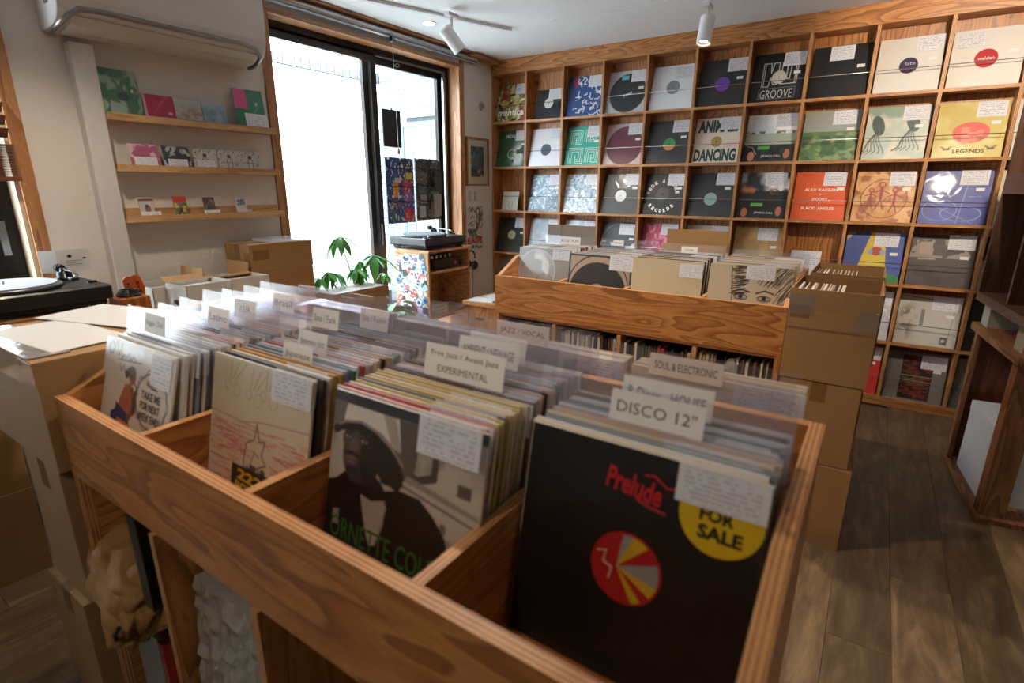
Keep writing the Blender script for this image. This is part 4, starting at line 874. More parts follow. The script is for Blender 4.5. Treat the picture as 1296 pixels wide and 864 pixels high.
# cardboard in and behind the middle bin
t=thing('cardboard_flap','raised brown cardboard flap standing behind the third middle compartment','cardboard',(2.17,-1.235,.73))
bm=bmesh.new(); box(bm,-.15,.155,0,.004,0,.43); obj('panel',bm,CB,t); bm=bmesh.new(); box(bm,-.155,.16,-.045,-.0405,0,.36); obj('front_panel',bm,CBD,t)
t=thing('cardboard_sheet','grey brown corrugated card with fold lines behind the left of the middle bin','cardboard',(1.45,-1.237,.73))
for a,b in ((-.15,-.062),(-.060,.022),(.024,.16)): bx('panel',a,b,0,.005,0,.425,flat('grey_cardboard','8E8074',.85),t)
# ================================================================ TURNTABLES
def turntable(label,c,rz,platter_col,s=1.0,group=None,arm=True):
    t=thing('turntable',label,'turntable',c,rz); BK=flat('matte_black_body','17181A',.38,0,.15); 
    bm=bmesh.new(); box(bm,-.225,.225,-.177,.177,.028,.082); obj('plinth',bm,BK,t,bevel=.006)
    bm=bmesh.new(); box(bm,-.205,.205,-.160,.160,.012,.028); obj('lower_plinth',bm,flat('rubber_black','0E0E0E',.7),t)
    for x in (-.18,.18):
        for y in (-.14,.14):
            bm=bmesh.new(); lathe(bm,[(.024,0),(.026,.006),(.022,.020)],(x,y,0),18); obj('foot',bm,flat('foot_black','121212',.5),t,smooth=True)
    bm=bmesh.new(); lathe(bm,[(.158,.083),(.165,.086),(.166,.094),(.160,.098),(.01,.0985)],(-.045,0,0),48); pl_=obj('platter',bm,flat('platter_metal','6F7072',.3,.7),t,smooth=True)
    bm=bmesh.new(); lathe(bm,[(.150,.0985),(.151,.101),(.01,.102)],(-.045,0,0),48); obj('slipmat',bm,flat('slipmat_'+platter_col,platter_col,.6),pl_)
    bm=bmesh.new(); cyl(bm,(-.045,0,.108),.0035,.014); obj('spindle',bm,ALU,t,smooth=True)
    CH=flat('chrome','C8CACC',.12,1)
    bm=bmesh.new(); lathe(bm,[(.034,.0825),(.034,.092),(.026,.094),(.026,.112),(.014,.116),(.012,.128)],(.165,.095,0),24); ta=obj('tonearm_base',bm,flat('dark_metal','2C2D30',.3,.8),t,smooth=True)
    bm=bmesh.new(); tube(bm,[(.165,.14,.124),(.165,.095,.124),(.168,.0,.120),(.160,-.06,.116),(.135,-.105,.112)],.005,8); obj('tonearm',bm,CH,t,smooth=True)
    bm=bmesh.new(); cyl(bm,(.165,.135,.124),.016,.03,'y',20); obj('counterweight',bm,flat('dark_metal','2C2D30',.3,.8),t,smooth=True)
    bm=bmesh.new(); box(bm,.115,.14,-.135,-.10,.104,.116); obj('headshell',bm,BK,t,bevel=.002)
    bm=bmesh.new(); box(bm,.186,.206,-.13,-.02,.0815,.0835); obj('pitch_slider_plate',bm,flat('dark_plate','3A3C3E',.4,.6),t); bm=bmesh.new(); box(bm,.182,.21,-.085,-.070,.0835,.090); obj('pitch_slider',bm,BK,t)
    bm=bmesh.new(); cyl(bm,(-.195,-.145,.086),.018,.009,seg=20); obj('start_button',bm,ALU,t)
    bm=bmesh.new(); cyl(bm,(-.150,-.135,.088),.008,.014,seg=14); obj('strobe_lamp',bm,CH,t,smooth=True)
    return t
turntable('black turntable with pale platter on the wooden table by the left window',(.335,-3.440,.917),PI/2,'B8C2CC')
turntable('black turntable on top of the stickered wooden cabinet by the window',(.165,-1.04,.936),PI/2,'8A9298')
# table under the left turntable
tb=thing('side_table','plywood table by the left window carrying a turntable','table',(.10,-4.05,0))
board('table_top',0,.43,0,.83,.893,.916,tb,'y')
for x,y in ((.0,.0),(.40,.0),(.0,.80),(.40,.80)): board('leg',x,x+.03,y,y+.03,.001,.893,tb,'z')
board('apron',.405,.425,.03,.80,.84,.893,tb,'y') if False else None
o=thing('folded_card','white folded card with small black emblems standing by the turntable','card',(.17,-3.27,1.018),0)
bx('card_panel',0,.001,.0,.115,0,.092,flat('white_card','D4D4D4',.6),o); 
bm=bmesh.new(); box(bm,0,.001,-.055,0,0,.09); obj('card_panel',bm,MATS['white_card'],o,(0,0,0),(0,0,-.5))
bm=bmesh.new(); prism(bm,[(.045,.072),(.055,.064),(.045,.056),(.035,.064)],'x',.001,.0016); e_=obj('printed_emblem',bm,flat('ink_222222','222222',.5),o)
bm=bmesh.new(); box(bm,.001,.0016,.088,.1,.05,.056); obj('printed_mark',bm,MATS['ink_222222'],o)
for q in range(3): bx('printed_line',.001,.0015,.03,.085,.028+.008*q,.030+.008*q,flat('ink_666666','666666',.5),o)
bx('stand_block',-.02,.02,.0,.03,-.019,-.001,flat('black_plastic','151515',.4),o)
# orange wooden speaker / cajon with cable ring
sp=thing('wooden_crate','small orange wooden box with a cable coil beside the turntable table','box',(.43,-3.14,.725))
bm=bmesh.new(); box(bm,-.055,.055,-.05,.06,0,.205); obj('body',bm,wood('orange_wood',('B8703A','A8602C','8A4A1E'),(7,7,1),2,5),sp,bevel=.003)
bm=bmesh.new(); lathe(bm,[(.022,.0),(.026,.002),(.026,.004),(.001,.005)],(0,0,0),18); obj('round_port',bm,flat('dark_port','3A2010',.7),sp,(.0,-.0525,.1),(PI/2,0,0))
stn=thing('stool','plain wooden stand carrying the small orange wooden box','stand',(.43,-3.14,0)); board('seat',-.08,.045,-.055,.075,.70,.7245,stn,'x')
for x in (-.07,.02):
    for y in (-.05,.045): board('leg',x,x+.02,y,y+.02,.001,.70,stn,'z')
hp=thing('cable_coil','black coiled headphone cable lying on the orange wooden box','cable',(.43,-3.135,.931))
bm=bmesh.new()
for k in range(4):
    tube(bm,[((.040-.004*k)*math.cos(a),(.040-.004*k)*math.sin(a),.006+.006*k) for a in np.linspace(0,2*PI*.98,26)],.0045,6)
obj('coil',bm,flat('black_plastic','151515',.4),hp,smooth=True)
bm=bmesh.new(); tube(bm,[(.04,-.02,.01),(.06,-.05,-.04),(.062,-.055,-.15)],.003,6); obj('loose_end',bm,MATS['black_plastic'],hp,smooth=True)
# ukulele leaning by the wall
uk=thing('ukulele','orange ukulele headstock with dark fretboard leaning by the white boxes','instrument',(.33,-3.03,.722),0,rx=0)
OW=flat('varnished_orange','B04E20',.25,0,.6); uk.rotation_euler=(-.12,-.18,1.19); uk.scale=(1.25,1.25,1.08)
prof=[(-.020,.16),(-.030,.20),(-.026,.245),(-.012,.255),(0,.250),(.012,.255),(.026,.245),(.030,.20),(.020,.16)]
bm=bmesh.new(); prism(bm,prof,'y',0,.012); obj('headstock',bm,OW,uk,bevel=.002)
bm=bmesh.new(); box(bm,-.018,.018,-.002,.014,0,.16); nk=obj('neck',bm,flat('fretboard','2A1D16',.5),uk)
for k in range(7): bx('fret',-.017,.017,-.0035,-.002,.02+.02*k,.0215+.02*k,STEEL,nk)
for sx in (-1,1):
    for z in (.19,.225):
        bm=bmesh.new(); cyl(bm,(sx*.014,-.004,z),.004,.010,'y',12); obj('tuning_peg',bm,flat('black_plastic','151515',.4),uk,smooth=True)
for k in range(4): bx('string',-.012+.008*k-.0005,-.012+.008*k+.0005,-.0045,-.0038,0,.20,STEEL,uk)
# odds below the table: white crate and cloth
wc=thing('plastic_crate','open white plastic crate below the table at the left edge','crate',(.62,-3.28,.60))
for a in ((-.15,.15,-.14,-.136,0,.16),(-.15,.15,.136,.14,0,.16),(-.15,-.146,-.136,.136,0,.16),(.146,.15,-.136,.136,0,.16),(-.146,.146,-.136,.136,0,.004)): bx('crate_wall',*a,flat('white_plastic','D0D2D6',.4),wc)
carton('plain brown box under the white plastic crate',.47,.77,-3.42,-3.13,.0,.595,group='boxes between bin and wall')
crumpled('cloth_bundle','crumpled dark brown cloth in the white plastic crate','cloth',(.62,-3.28,.70),.085,flat('dark_cloth','3E352E',.9),5,1.3,1.2,.7)
crumpled('plastic_bag','pale translucent plastic bag beside the dark brown cloth','bag',(.50,-3.16,.78),.05,flat('pale_plastic','9AA0A0',.3),8,1,1,.9)
# ================================================================ WALL THINGS
ac=thing('air_conditioner','white wall air conditioner with a silver trim line above the postcard shelves','air conditioner',(0,-2.675,1.962))
prof=[(.002,.0),(.05,-.004),(.12,.004),(.175,.022),(.205,.05),(.222,.10),(.228,.20),(.226,.33),(.002,.33)]
bm=bmesh.new(); prism(bm,prof,'y',-.43,.43)
for v in bm.verts: v.co=Vector((v.co.x,v.co.y,v.co.z))
ACW=flat('ac_white_plastic','CFCAC4',.4); ACF=flat('ac_flap','BDB4A8',.45)
obj('housing',bm,ACW,ac,bevel=.003)
def path(off): return [(.045+.0,-.40,-.004-off),(.16,-.415,.012-off),(.204,-.395,.046-off)]
bm=bmesh.new()
trim=[(.05,-.41,-.008),(.10,-.417,-.002),(.150,-.412,.010),(.192,-.395,.034),(.212,-.36,.060),(.216,-.30,.066),(.216,.30,.066),(.212,.37,.060),(.192,.405,.034),(.150,.417,.010),(.10,.42,-.002),(.06,.42,-.006)]
tube(bm,trim,.0105,8); obj('silver_trim',bm,flat('silver_trim','8E8A88',.3,.7),ac,smooth=True)
bm=bmesh.new(); prism(bm,[(.06,-.0085),(.12,-.002),(.17,.014),(.198,.040),(.201,.036),(.172,.009),(.12,-.007),(.06,-.0125)],'y',-.385,.385); obj('air_flap',bm,ACF,ac)
bx('dark_slot',.045,.058,-.37,.37,-.0085,-.004,flat('dark_slot','2A2522',.7),ac)
bx('control_label',.1,.135,-.4325,-.4302,.08,.13,flat('label_grey','6E6862',.5),ac)
bx('brand_plate',.2165,.2185,.30,.33,.066,.074,flat('silver_trim','8E8A88',.3,.7),ac)
pd=thing('duct_cover','white boxed pipe cover running down the wall from the air conditioner','duct',(0,-2.995,.10))
bm=bmesh.new(); box(bm,.001,.065,-.042,.042,0,1.835); obj('cover_channel',bm,flat('duct_white','CCC8C4',.45),pd,bevel=.006)
bx('joint_band',.0,.069,-.046,.046,.55,.60,MATS['duct_white'],pd)
SHW=wood('beech_ledge',('D2A878','C69A68','B0824E'),(8,1,8),1.6,4,.5,knots=False)
def ledge(label,z,back=.02):
    t=thing('picture_ledge',label,'shelf',(0,-2.553,z),0,'wooden picture ledges under the air conditioner')
    bx('base',.001,.085,-.40,.40,-.012,0,SHW,t); bx('front_lip',.073,.085,-.40,.40,0,.018,SHW,t); bx('back_strip',.001,.013,-.40,.40,0,back,SHW,t)
ZA,ZB,ZC=1.652,1.437,1.212
ledge('top wooden picture ledge with a green sleeve at each end',ZA); ledge('middle wooden picture ledge with pink and sketched cards',ZB); ledge('lowest wooden picture ledge with four small cards and notes',ZC,.05)
def wallcard(y,z,w,h,art,label,group='cards on the picture ledges',x=.03,note_at=None,t=.003,nw=.07,nh=.04):
    tg=thing('printed_card',label,'card',(x+.028,y,z+.0005),PI/2,group); tg.rotation_euler=(-.14,0,PI/2)
    put('cover',art_mesh('cover',art,w,h,t,'C8C4BC'),tg)
    if note_at: note(tg,note_at[0],note_at[1],nw,nh)
    return tg
A=Art('3F6B50',70).noise('8FA88E',4,3,.5,.65); A.disc(.55,.45,.16,'2E4A40',.09).poly([(.15,.1),(.2,.35),(.45,.3),(.42,.05)],'8FA398').rect(.78,.84,.55,.62,'C8D0C8')
wallcard(-2.873,ZA,.155,.205,A,'tall green illustrated booklet at the left end of the top ledge')
A=Art('B02450',40).poly([(.1,0),(.5,.55),(.9,1),(.7,1)],'C04868').rect(0,.08,0,1,'D0A0A8').rect(.75,.88,.3,.38,'D8C0C4')
wallcard(-2.722,ZA,.135,.118,A,'crimson pink square card on the top ledge')
A=Art('B0AEA8',50).noise('8A7060',7,13,.5,.6,(np.clip(1-abs(Art('000000',50).V-.4)*2,0,1))); wallcard(-2.592,ZA,.125,.115,A,'pale card with a brown sketch on the top ledge')
A=Art('6E90A4',40).noise('8FAAB4',3,3); A.line([(.3,.4),(.8,.5)],.02,'C8CCC8'); wallcard(-2.465,ZA,.12,.108,A,'dusty blue card on the top ledge')
A=Art('2F7F62',60).line([(.6,.4),(.8,.6)],.01,'A8C8B8').rect(.7,.78,.62,.7,'C8D8D0').rect(0,.42,.52,1,'D8588C')
t=wallcard(-2.265,ZA,.165,.205,A,'green sleeve with a pink slip at the right end of the top ledge',note_at=(.025,.045),nw=.125,nh=.08)
A=Art('A85878',60).noise('D8B0BC',5,14,.5,.6); t=wallcard(-2.82,ZB,.125,.112,A,'pink floral card with a note on the middle ledge',note_at=(-.0,.032),nw=.095,nh=.045)
A=Art('2C3040',60).noise('B8B8B8',6,16,.6,.64).ring(.75,.8,.1,.02,'C8C8C0'); wallcard(-2.68,ZB,.125,.11,A,'dark navy card with a note on the middle ledge',note_at=(-.0,.03),nw=.09,nh=.042)
for k,y in enumerate((-2.545,-2.42,-2.305)):
    A=Art('C4C2BC',80)
    R=random.Random(31)
    for q in range(60):
        u,v=R.random(),R.random()
        if .25<u<.75 and .1<v<.8: continue
        A.line([(u,v),(u+R.uniform(-.12,.12),v+R.uniform(-.12,.12))],.02,'2A2A2C')
    A.line([(.42,.05),(.38,.5),(.5,.7),(.62,.5),(.58,.05)],.03,'2A2A2C').line([(.2,.45),(.8,.4)],.025,'2A2A2C').disc(.5,.72,.09,'3A3A3C')
    wallcard(y,ZB,.118,.105,A,['first black ink sketched card on the middle ledge, half behind a note','second black ink sketched card on the middle ledge','third black ink sketched card at the right of the middle ledge'][k],note_at=(0,.028) if k==0 else None,nw=.09,nh=.045)
A=Art('B8B4AE',50).rect(0,1,.78,.92,'7A5048').disc(.55,.35,.22,'8A6458').disc(.5,.5,.1,'4A3A34'); wallcard(-2.852,ZC+.018,.062,.082,A,'small portrait postcard at the left of the lowest ledge',note_at=(.012,-.006),nw=.085,nh=.042)
A=Art('6E6A50',50); A.rect(0,1,.72,1,'B83A30').noise('2A3A30',6,18,.5,.6,(A.V<.7)*1.).noise('C8A848',6,19,.6,.66,(A.V<.7)*1.); wallcard(-2.70,ZC+.002,.062,.1,A,'small red topped postcard on the lowest ledge')
A=Art('4A4644',40).noise('7E6A60',5,20,.5,.6); wallcard(-2.56,ZC+.018,.058,.078,A,'small dark brown postcard on the lowest ledge',note_at=(.008,-.006),nw=.08,nh=.04)
A=Art('C8CACC',60); t=wallcard(-2.39,ZC+.01,.058,.085,A,'small white postcard with bold tilted lettering on the lowest ledge',note_at=(.018,.0),nw=.075,nh=.038); text('VIDEO',.045,.014,'1E2A34',t,0,.066,bold=.05,tilt=.2); text('VOICE',.045,.014,'1E2A34',t,0,.05,bold=.05,tilt=.2)
# poster, picture, thermostat near the corner
pf=thing('framed_picture','oak framed dark photograph with a cream mat on the corner wall','picture',(0,-.225,1.57),PI/2)
FO=wood('frame_oak',('B07A40','A06C34','8A5826'),(6,6,2),2,4,.4,knots=False); w2,h2=.155,.195
for a in ((-w2,w2,h2-.016,h2),(-w2,w2,-h2,-h2+.016),(-w2,-w2+.016,-h2+.016,h2-.016),(w2-.016,w2,-h2+.016,h2-.016)): bx('frame_bar',a[0],a[1],-.022,-.002,a[2],a[3],FO,pf)
bx('mat_board',-w2+.016,w2-.016,-.010,-.002,-h2+.016,h2-.016,flat('cream_mat','C8BEA8',.7),pf)
A=Art('2A2A2E',60); A.noise('6A6A6E',4,23,.5,.65).noise('A8A4A0',5,27,.6,.68,(A.V<.4)*1.); A.disc(.5,.6,.14,'3A3634',.2); put('photo_print',art_mesh('photo_print',A,.175,.245,.001,'222222'),pf,(0,-.0115,-.12))
bx('glass_pane',-w2+.016,w2-.016,-.0145,-.013,-h2+.016,h2-.016,GL,pf)
A=Art('C9C2B8',120)
R=random.Random(8)
for k in range(26):
    y=R.uniform(.35,.95); x=R.uniform(.05,.5); A.line([(x,y),(x+.12,y+.06),(x+.2,y-.02)],.025,'262422')
for k in range(16):
    y=.3+.25*k/16; A.line([(.5,.62-.02*k),(.3+.04*k,.30)],.02,'2F7A40') if k%2 else A.line([(.08+.02*k,.5),(.2+.02*k,.32)],.02,'262422')
A.ring(.7,.78,.18,.05,'B82A2A').ring(.62,.62,.14,.04,'C84038').noise('2F7A40',10,25,.55,.6,((A.U>.55)&(A.V>.5))*1.).disc(.48,.72,.12,'C9C2B8',.14).line([(.42,.76),(.5,.76)],.02,'262422').line([(.44,.66),(.54,.67)],.02,'B82A2A').disc(.5,.55,.1,'C9C2B8',.06)
po=thing('poster','red green and black linocut style poster taped below the framed picture','poster',(.0012,-.265,.83),PI/2); put('poster_sheet',art_mesh('poster_sheet',A,.235,.375,.0008,'C9C2B8'),po,(0,-.001,0)); text('EUROPE',.21,.06,'B82222',po,0,.085,y=-.0024,bold=.05); text('FOR US',.12,.03,'2A2A2A',po,-.02,.032,y=-.0024,bold=.05); bx('colour_bar',.04,.10,-.0022,-.0014,.015,.03,flat('bar_green','2F7A40',.5),po)
th=thing('wall_dial','small round white dial high on the corner wall','dial',(0,-.15,2.02),PI/2)
bm=bmesh.new(); cyl(bm,(0,-.008,0),.032,.012,'y',28); obj('dial_body',bm,flat('dial_white','B8B4B0',.4),th,smooth=False); bm=bmesh.new(); cyl(bm,(0,-.016,0),.018,.006,'y',24); obj('dial_knob',bm,flat('dial_grey','8A8682',.4),th)
for k,yy in enumerate((-.34,-.27)):
    o=bx('wall_switch',0.0005,.010,yy,yy+.035,1.25,1.33,flat('switch_plate','BDB7AE',.4),bevel=.002); tag(o,['left pale switch plate between picture and poster','right pale switch plate between picture and poster'][k],'switch')
# left blind
bl=thing('venetian_blind','wooden venetian blind pulled half down in the left window','blind',(.03,-3.278,1.40))
SLM=wood('blind_wood',('7A4A2A','6A3E22','55301A'),(8,1,8),2,5,.45,knots=False)
for k in range(14): bm=bmesh.new(); box(bm,-.024,.024,-1.1,-.012,-.0015,.0015); obj('slat',bm,SLM,bl,(0,0,.16+.047*k),(0,-.75,0))
for k in range(22): bm=bmesh.new(); box(bm,-.025,.025,-1.1,-.008,-.0012,.0012); obj('slat',bm,SLM,bl,(0,0,.0+.0055*k),(0,0,0))
bm=bmesh.new(); box(bm,-.026,.026,-1.1,-.008,-.022,-.004); obj('bottom_rail',bm,SLM,bl); bm=bmesh.new(); box(bm,-.03,.03,-1.1,.0,.82,.86); obj('head_rail',bm,SLM,bl)
bm=bmesh.new(); tube(bm,[(.027,-.02,.84)]+[(.027+.006*(k%2),-.02,.84-.03*k) for k in range(28)]+[(.03,-.02,-.02)],.0028,5); obj('ladder_cord',bm,flat('cream_cord','C8C0B4',.8),bl)
# ================================================================ WINDOW POCKETS
fo=thing('flyer_pocket','blue wall pocket full of colourful flyers hung on the right pane','organizer',(-.085,-1.05,1.10),PI/2)
A=Art('24508C',110).noise('1A3A6C',3,4)
for (x0,x1,y0,y1,c) in ((.22,.42,.40,.62,'D88830'),(.30,.50,.62,.70,'B8B0A8'),(.55,.92,.48,.66,'A8304C'),(.6,.9,.30,.48,'8A5AA0'),(.58,.98,.02,.2,'B83038'),(.10,.35,.04,.22,'3A5A58'),(.70,.95,.68,.78,'C8B83C'),(.6,.95,.80,.9,'28343C'),(.08,.5,.24,.36,'6A5070')): A.rect(x0,x1,y0,y1,c)
A.noise('E0D8C8',22,7,.66,.7)
put('fabric_back',art_mesh('fabric_back',A,.285,.47,.004,'1A3054'),fo)
for z in (.16,.27,.40):
    bm=bmesh.new(); tube(bm,[(-.14,-.004,z+.01),(-.09,-.012,z-.008),(0,-.005,z),(.06,-.012,z-.01),(.14,-.004,z-.004)],.004,6); obj('pocket_edge',bm,flat('black_piping','101014',.6),fo)
text('BUST',.05,.018,'D8D8D0',fo,.08,.40,y=-.002,bold=.05); text('SUN DAY',.08,.025,'C83038',fo,.07,.10,y=-.002,bold=.05); text('SUNRISE',.08,.025,'C83038',fo,.07,.06,y=-.002,bold=.05)
fo2=thing('flyer_pocket','black wall pocket with grey flyers beside the blue one','organizer',(-.085,-.745,1.11),PI/2)
A=Art('1E1C20',110).noise('3A3634',4,9)
for (x0,x1,y0,y1,c) in ((.10,.42,.45,.78,'4A4A4C'),(.08,.40,.22,.42,'2A2A2A'),(.16,.42,.28,.42,'8A867E'),(.10,.36,.05,.24,'A09A90'),(.62,.95,.32,.55,'4E7A4C'),(.58,.92,.04,.34,'9A968C'),(.5,.98,.58,.75,'332A20')): A.rect(x0,x1,y0,y1,c)
A.noise('8C8882',24,27,.66,.7); put('fabric_back',art_mesh('fabric_back',A,.285,.465,.004,'151515'),fo2)
for z in (.15,.27,.39):
    bm=bmesh.new(); tube(bm,[(-.14,-.004,z+.01),(-.06,-.012,z-.006),(.02,-.005,z),(.14,-.01,z-.006)],.004,6); obj('pocket_edge',bm,flat('black_piping','101014',.6),fo2)
bx('tilted_flyer',.04,.135,-.03,-.027,.22,.37,flat('flyer_dark','2E2A28',.4),fo2); bx('tilted_flyer',.03,.12,-.026,-.023,.03,.20,flat('flyer_pale','8F8C86',.5),fo2)
for f_ in (fo,fo2):
    for x in (-.12,.0,.12):
        bm=bmesh.new(); lathe(bm,[(.008,0),(.010,.004),(.004,.010),(.001,.011)],(0,0,0),12); obj('suction_cup',bm,flat('cup_clear','C8CCD0',.3),f_,(x,-.004,.46),(PI/2,0,0))
o=bx('window_board',-.100,-.092,-1.185,-1.012,1.642,1.893,flat('black_board_panel','1A1A1C',.5)); tag(o,'plain black rectangular board hung on the right window pane','board')
bx('hanging_tab',-.100,-.092,-1.10,-1.09,1.893,1.91,flat('black_plastic','151515',.4),None); tag(bpy.data.objects['hanging_tab'],'tiny black tab on the top edge of the black window board','tab')
# ================================================================ STICKER CABINET
sc=thing('listening_cabinet','plywood cabinet with a side covered in stickers below the window turntable','cabinet',(.03,-1.262,0))
LP_=wood('light_plywood',('D0A070','C49260','A87440'),(2,2,7),1.3,8,.5)
bx('side_panel',0,.325,0,.018,.001,.918,LP_,sc); bx('side_panel',0,.325,.452,.47,.001,.918,LP_,sc); bx('top_panel',0,.335,-.004,.482,.918,.935,LP_,sc); bx('back_panel',0,.010,.018,.452,.45,.918,LP_,sc)
bx('mixer_shelf',.010,.32,.018,.452,.765,.783,LP_,sc); bx('lower_shelf',.010,.34,.018,.60,.44,.458,LP_,sc); bx('inner_back',.010,.02,.15,.452,.46,.765,LP_,sc)
R=random.Random(12); cols=['DCDCDC','E6E4DE','E4E8EC','DCDCDC','E6E4DE','3A6EA8','C84A3A','1E1E22','E8A890','8AB8C8','D8D8E4','28406E','B8C8D0','E0E4E8','D06A6A','4A4A50','A8D0D8']
names=[]
def pos_ok(x,z,r,L): return all((x-a)**2+(z-b)**2>((r+c)*.55)**2 for a,b,c in L)
Ls=[]; k=0; tries=0
while k<125 and tries<30000:
    tries+=1; r=R.uniform(.014,.030); x=R.uniform(.022+r*.3,.315-r); z=R.uniform(.42,.90)
    if not pos_ok(x,z,r,Ls): continue
    Ls.append((x,z,r)); c=R.choice(cols); kind=R.random(); bm=bmesh.new(); yy=-.0005-.00005*k
    if kind<.5: cyl(bm,(0,0,0),r,.0006,'y',22)
    elif kind<.8: box(bm,-r,r,-.0003,.0003,-r*.7,r*.7)
    else: cyl(bm,(0,0,0),r*1.1,.0006,'y',6)
    so=obj('sticker',bm,flat('sticker_'+c,c,.35),sc,(x,yy,z),(0,R.uniform(-.6,.6),0))
    bm=bmesh.new(); c2=R.choice(cols)
    if R.random()<.5: cyl(bm,(0,0,0),r*.5,.0004,'y',16)
    else: box(bm,-r*.6,r*.6,-.0002,.0002,-r*.15,r*.2)
    obj('sticker_print',bm,flat('sticker_'+c2,c2,.35),so,(R.uniform(-.003,.003),-.0005,R.uniform(-.003,.003))); k+=1
for (x,z,w_,h_,c,rz) in ((.275,.72,.045,.045,'2E3236',.2),(.275,.695,.045,.008,'4AA87A',.2),(.10,.765,.05,.05,'1C1C1E',.3),(.285,.50,.05,.055,'2C3A4C',0),(.055,.80,.03,.06,'24262E',.2)):
    bm=bmesh.new(); box(bm,-w_/2,w_/2,-.0004,.0004,-h_/2,h_/2); obj('sticker',bm,flat('sticker_'+c,c,.35),sc,(x,-.0042,z),(0,-rz,0))
mxr=thing('dj_mixer','black box mixer with small knobs on the cabinet shelf','mixer',(.20,-1.03,.7835))
bm=bmesh.new(); box(bm,-.12,.12,-.13,.16,.006,.075); obj('case',bm,flat('mixer_black','1E1F22',.35),mxr,bevel=.003)
for y in (-.09,-.04,.01,.06,.11): bm=bmesh.new(); cyl(bm,(.06,y,.086),.011,.022,seg=16); obj('knob',bm,flat('knob_silver','A8A8A8',.3,.6),mxr,smooth=False)
for x in (-.09,.09):
    for y in (-.1,.13): bm=bmesh.new(); cyl(bm,(x,y,.003),.012,.006,seg=14); obj('foot',bm,flat('foot_black','121212',.5),mxr)
bx('sticker',.1202,.1208,.09,.12,.025,.05,flat('pink_sticker','C85A88',.4),mxr)
# headphones on a hook
hd=thing('headphones','black headphones hanging from the right side of the stickered cabinet','headphones',(.325,-.745,.84))
bm=bmesh.new(); tube(bm,[(.0,.055*math.sin(a),.05*math.cos(a)+.0) for a in np.linspace(-1.9,1.9,20)],.008,8); obj('headband',bm,flat('black_plastic','151515',.4),hd,smooth=True)
for sy,rr in ((-1,0),(1,.2)):
    bm=bmesh.new(); lathe(bm,[(.001,-.018),(.030,-.016),(.036,-.006),(.034,.010),(.022,.016),(.001,.017)],(0,0,0),22); obj('ear_cup',bm,flat('ear_black','1B1B1D',.5),hd,(.0,sy*.040,-.055-.01*sy),(PI/2,0,rr),smooth=True)
bm=bmesh.new(); cyl(bm,(-.005,0,.05),.005,.035,'x',10); obj('hook',bm,STEEL,hd)
bm=bmesh.new(); tube(bm,[(.0,-.04,-.09),(.004,-.05,-.2),(.0,-.055,-.36),(.004,-.01,-.40),(0,.02,-.3),(0,.03,-.09)],.0028,6); obj('cable',bm,flat('black_plastic','151515',.4),hd,smooth=True)
# magazine piles low
def pile(label,x,y,z,n,w,d,cols,name='magazine',group=None,seed=1,t=.006):
    R=random.Random(seed)
    for i in range(n):
        bm=bmesh.new(); box(bm,-w/2,w/2,-d/2,d/2,0,t-.0006); c=cols[i%len(cols)]
        o=obj(name,bm,flat('paper_'+c,c,.5),None,(x+R.uniform(-.006,.006),y+R.uniform(-.006,.006),z+.0008+t*i),(0,0,R.uniform(-.12,.12))); tag(o,f'{label}, number {ORD[i] if i else "one"} from the bottom','magazine',group)
pile('pale magazine in the left low pile of the cabinet',.25,-1.13,.458,12,.15,.20,['C8C4BC','B8B4AC','D2D0CA'],group='magazines in the low piles',seed=3)
pile('pale magazine in the right low pile of the cabinet',.25,-.80,.458,4,.17,.25,['D8D8D8','C4C8D0'],group='magazines in the low piles',seed=4)
# low crate table left of the middle bin
lt=thing('low_bench','low plywood bench with a thick top at the left end of the middle bin','bench',(.585,-1.175,0))
board('bench_top',0,.62,0,.50,.575,.60,lt,'x'); board('front_panel',.03,.59,.02,.038,.001,.575,lt,'z'); board('side_panel',.03,.048,.038,.47,.001,.575,lt,'z'); board('side_panel',.572,.59,.038,.47,.001,.575,lt,'z'); board('back_panel',.03,.59,.47,.488,.001,.575,lt,'z')
bx('handle_slot',.10,.17,.0188,.0202,.47,.49,flat('dark_slot','2A2522',.7),lt)
sheets(['white flyer lying at the front of the low bench','white flyer lying behind on the low bench'],[(.70,-1.08,.6008,.20,.15,.2),(.72,-.93,.6008,.2,.16,-.3)],name='flyer')
bm=bmesh.new(); box(bm,-.045,.045,-.02,.02,0,.008); o=obj('grey_remote',bm,flat('grey_plastic','6E7074',.4),None,(.84,-1.09,.6008),(0,0,.3),bevel=.002); tag(o,'small flat grey device lying on the low bench','device')
cp=thing('paper_cup','white paper cup standing on the low bench','cup',(.86,-.98,.6008)); bm=bmesh.new(); lathe(bm,[(.026,0),(.034,.075),(.036,.078),(.033,.078),(.025,.004)],(0,0,0),24); obj('cup_body',bm,flat('cup_white','D0D2D4',.5),cp,smooth=True)
st=thing('card_stand','dark blue leaning card with a pink round print on the low bench','card',(.955,-1.05,.6008)); bm=bmesh.new(); box(bm,-.004,.004,-.05,.05,0,.12); pnl=obj('card_panel',bm,flat('navy_card','1C2C48',.4),st,(0,0,0),(0,.35,0)); 
bm=bmesh.new(); cyl(bm,(0,0,0),.03,.002,'y',24); obj('pink_print',bm,flat('pink_print','D0508C',.5),st,(.045,-.058,.032)); bx('card_front',.01,.10,-.056,-.052,.0,.085,flat('navy_card','1C2C48',.4),st)
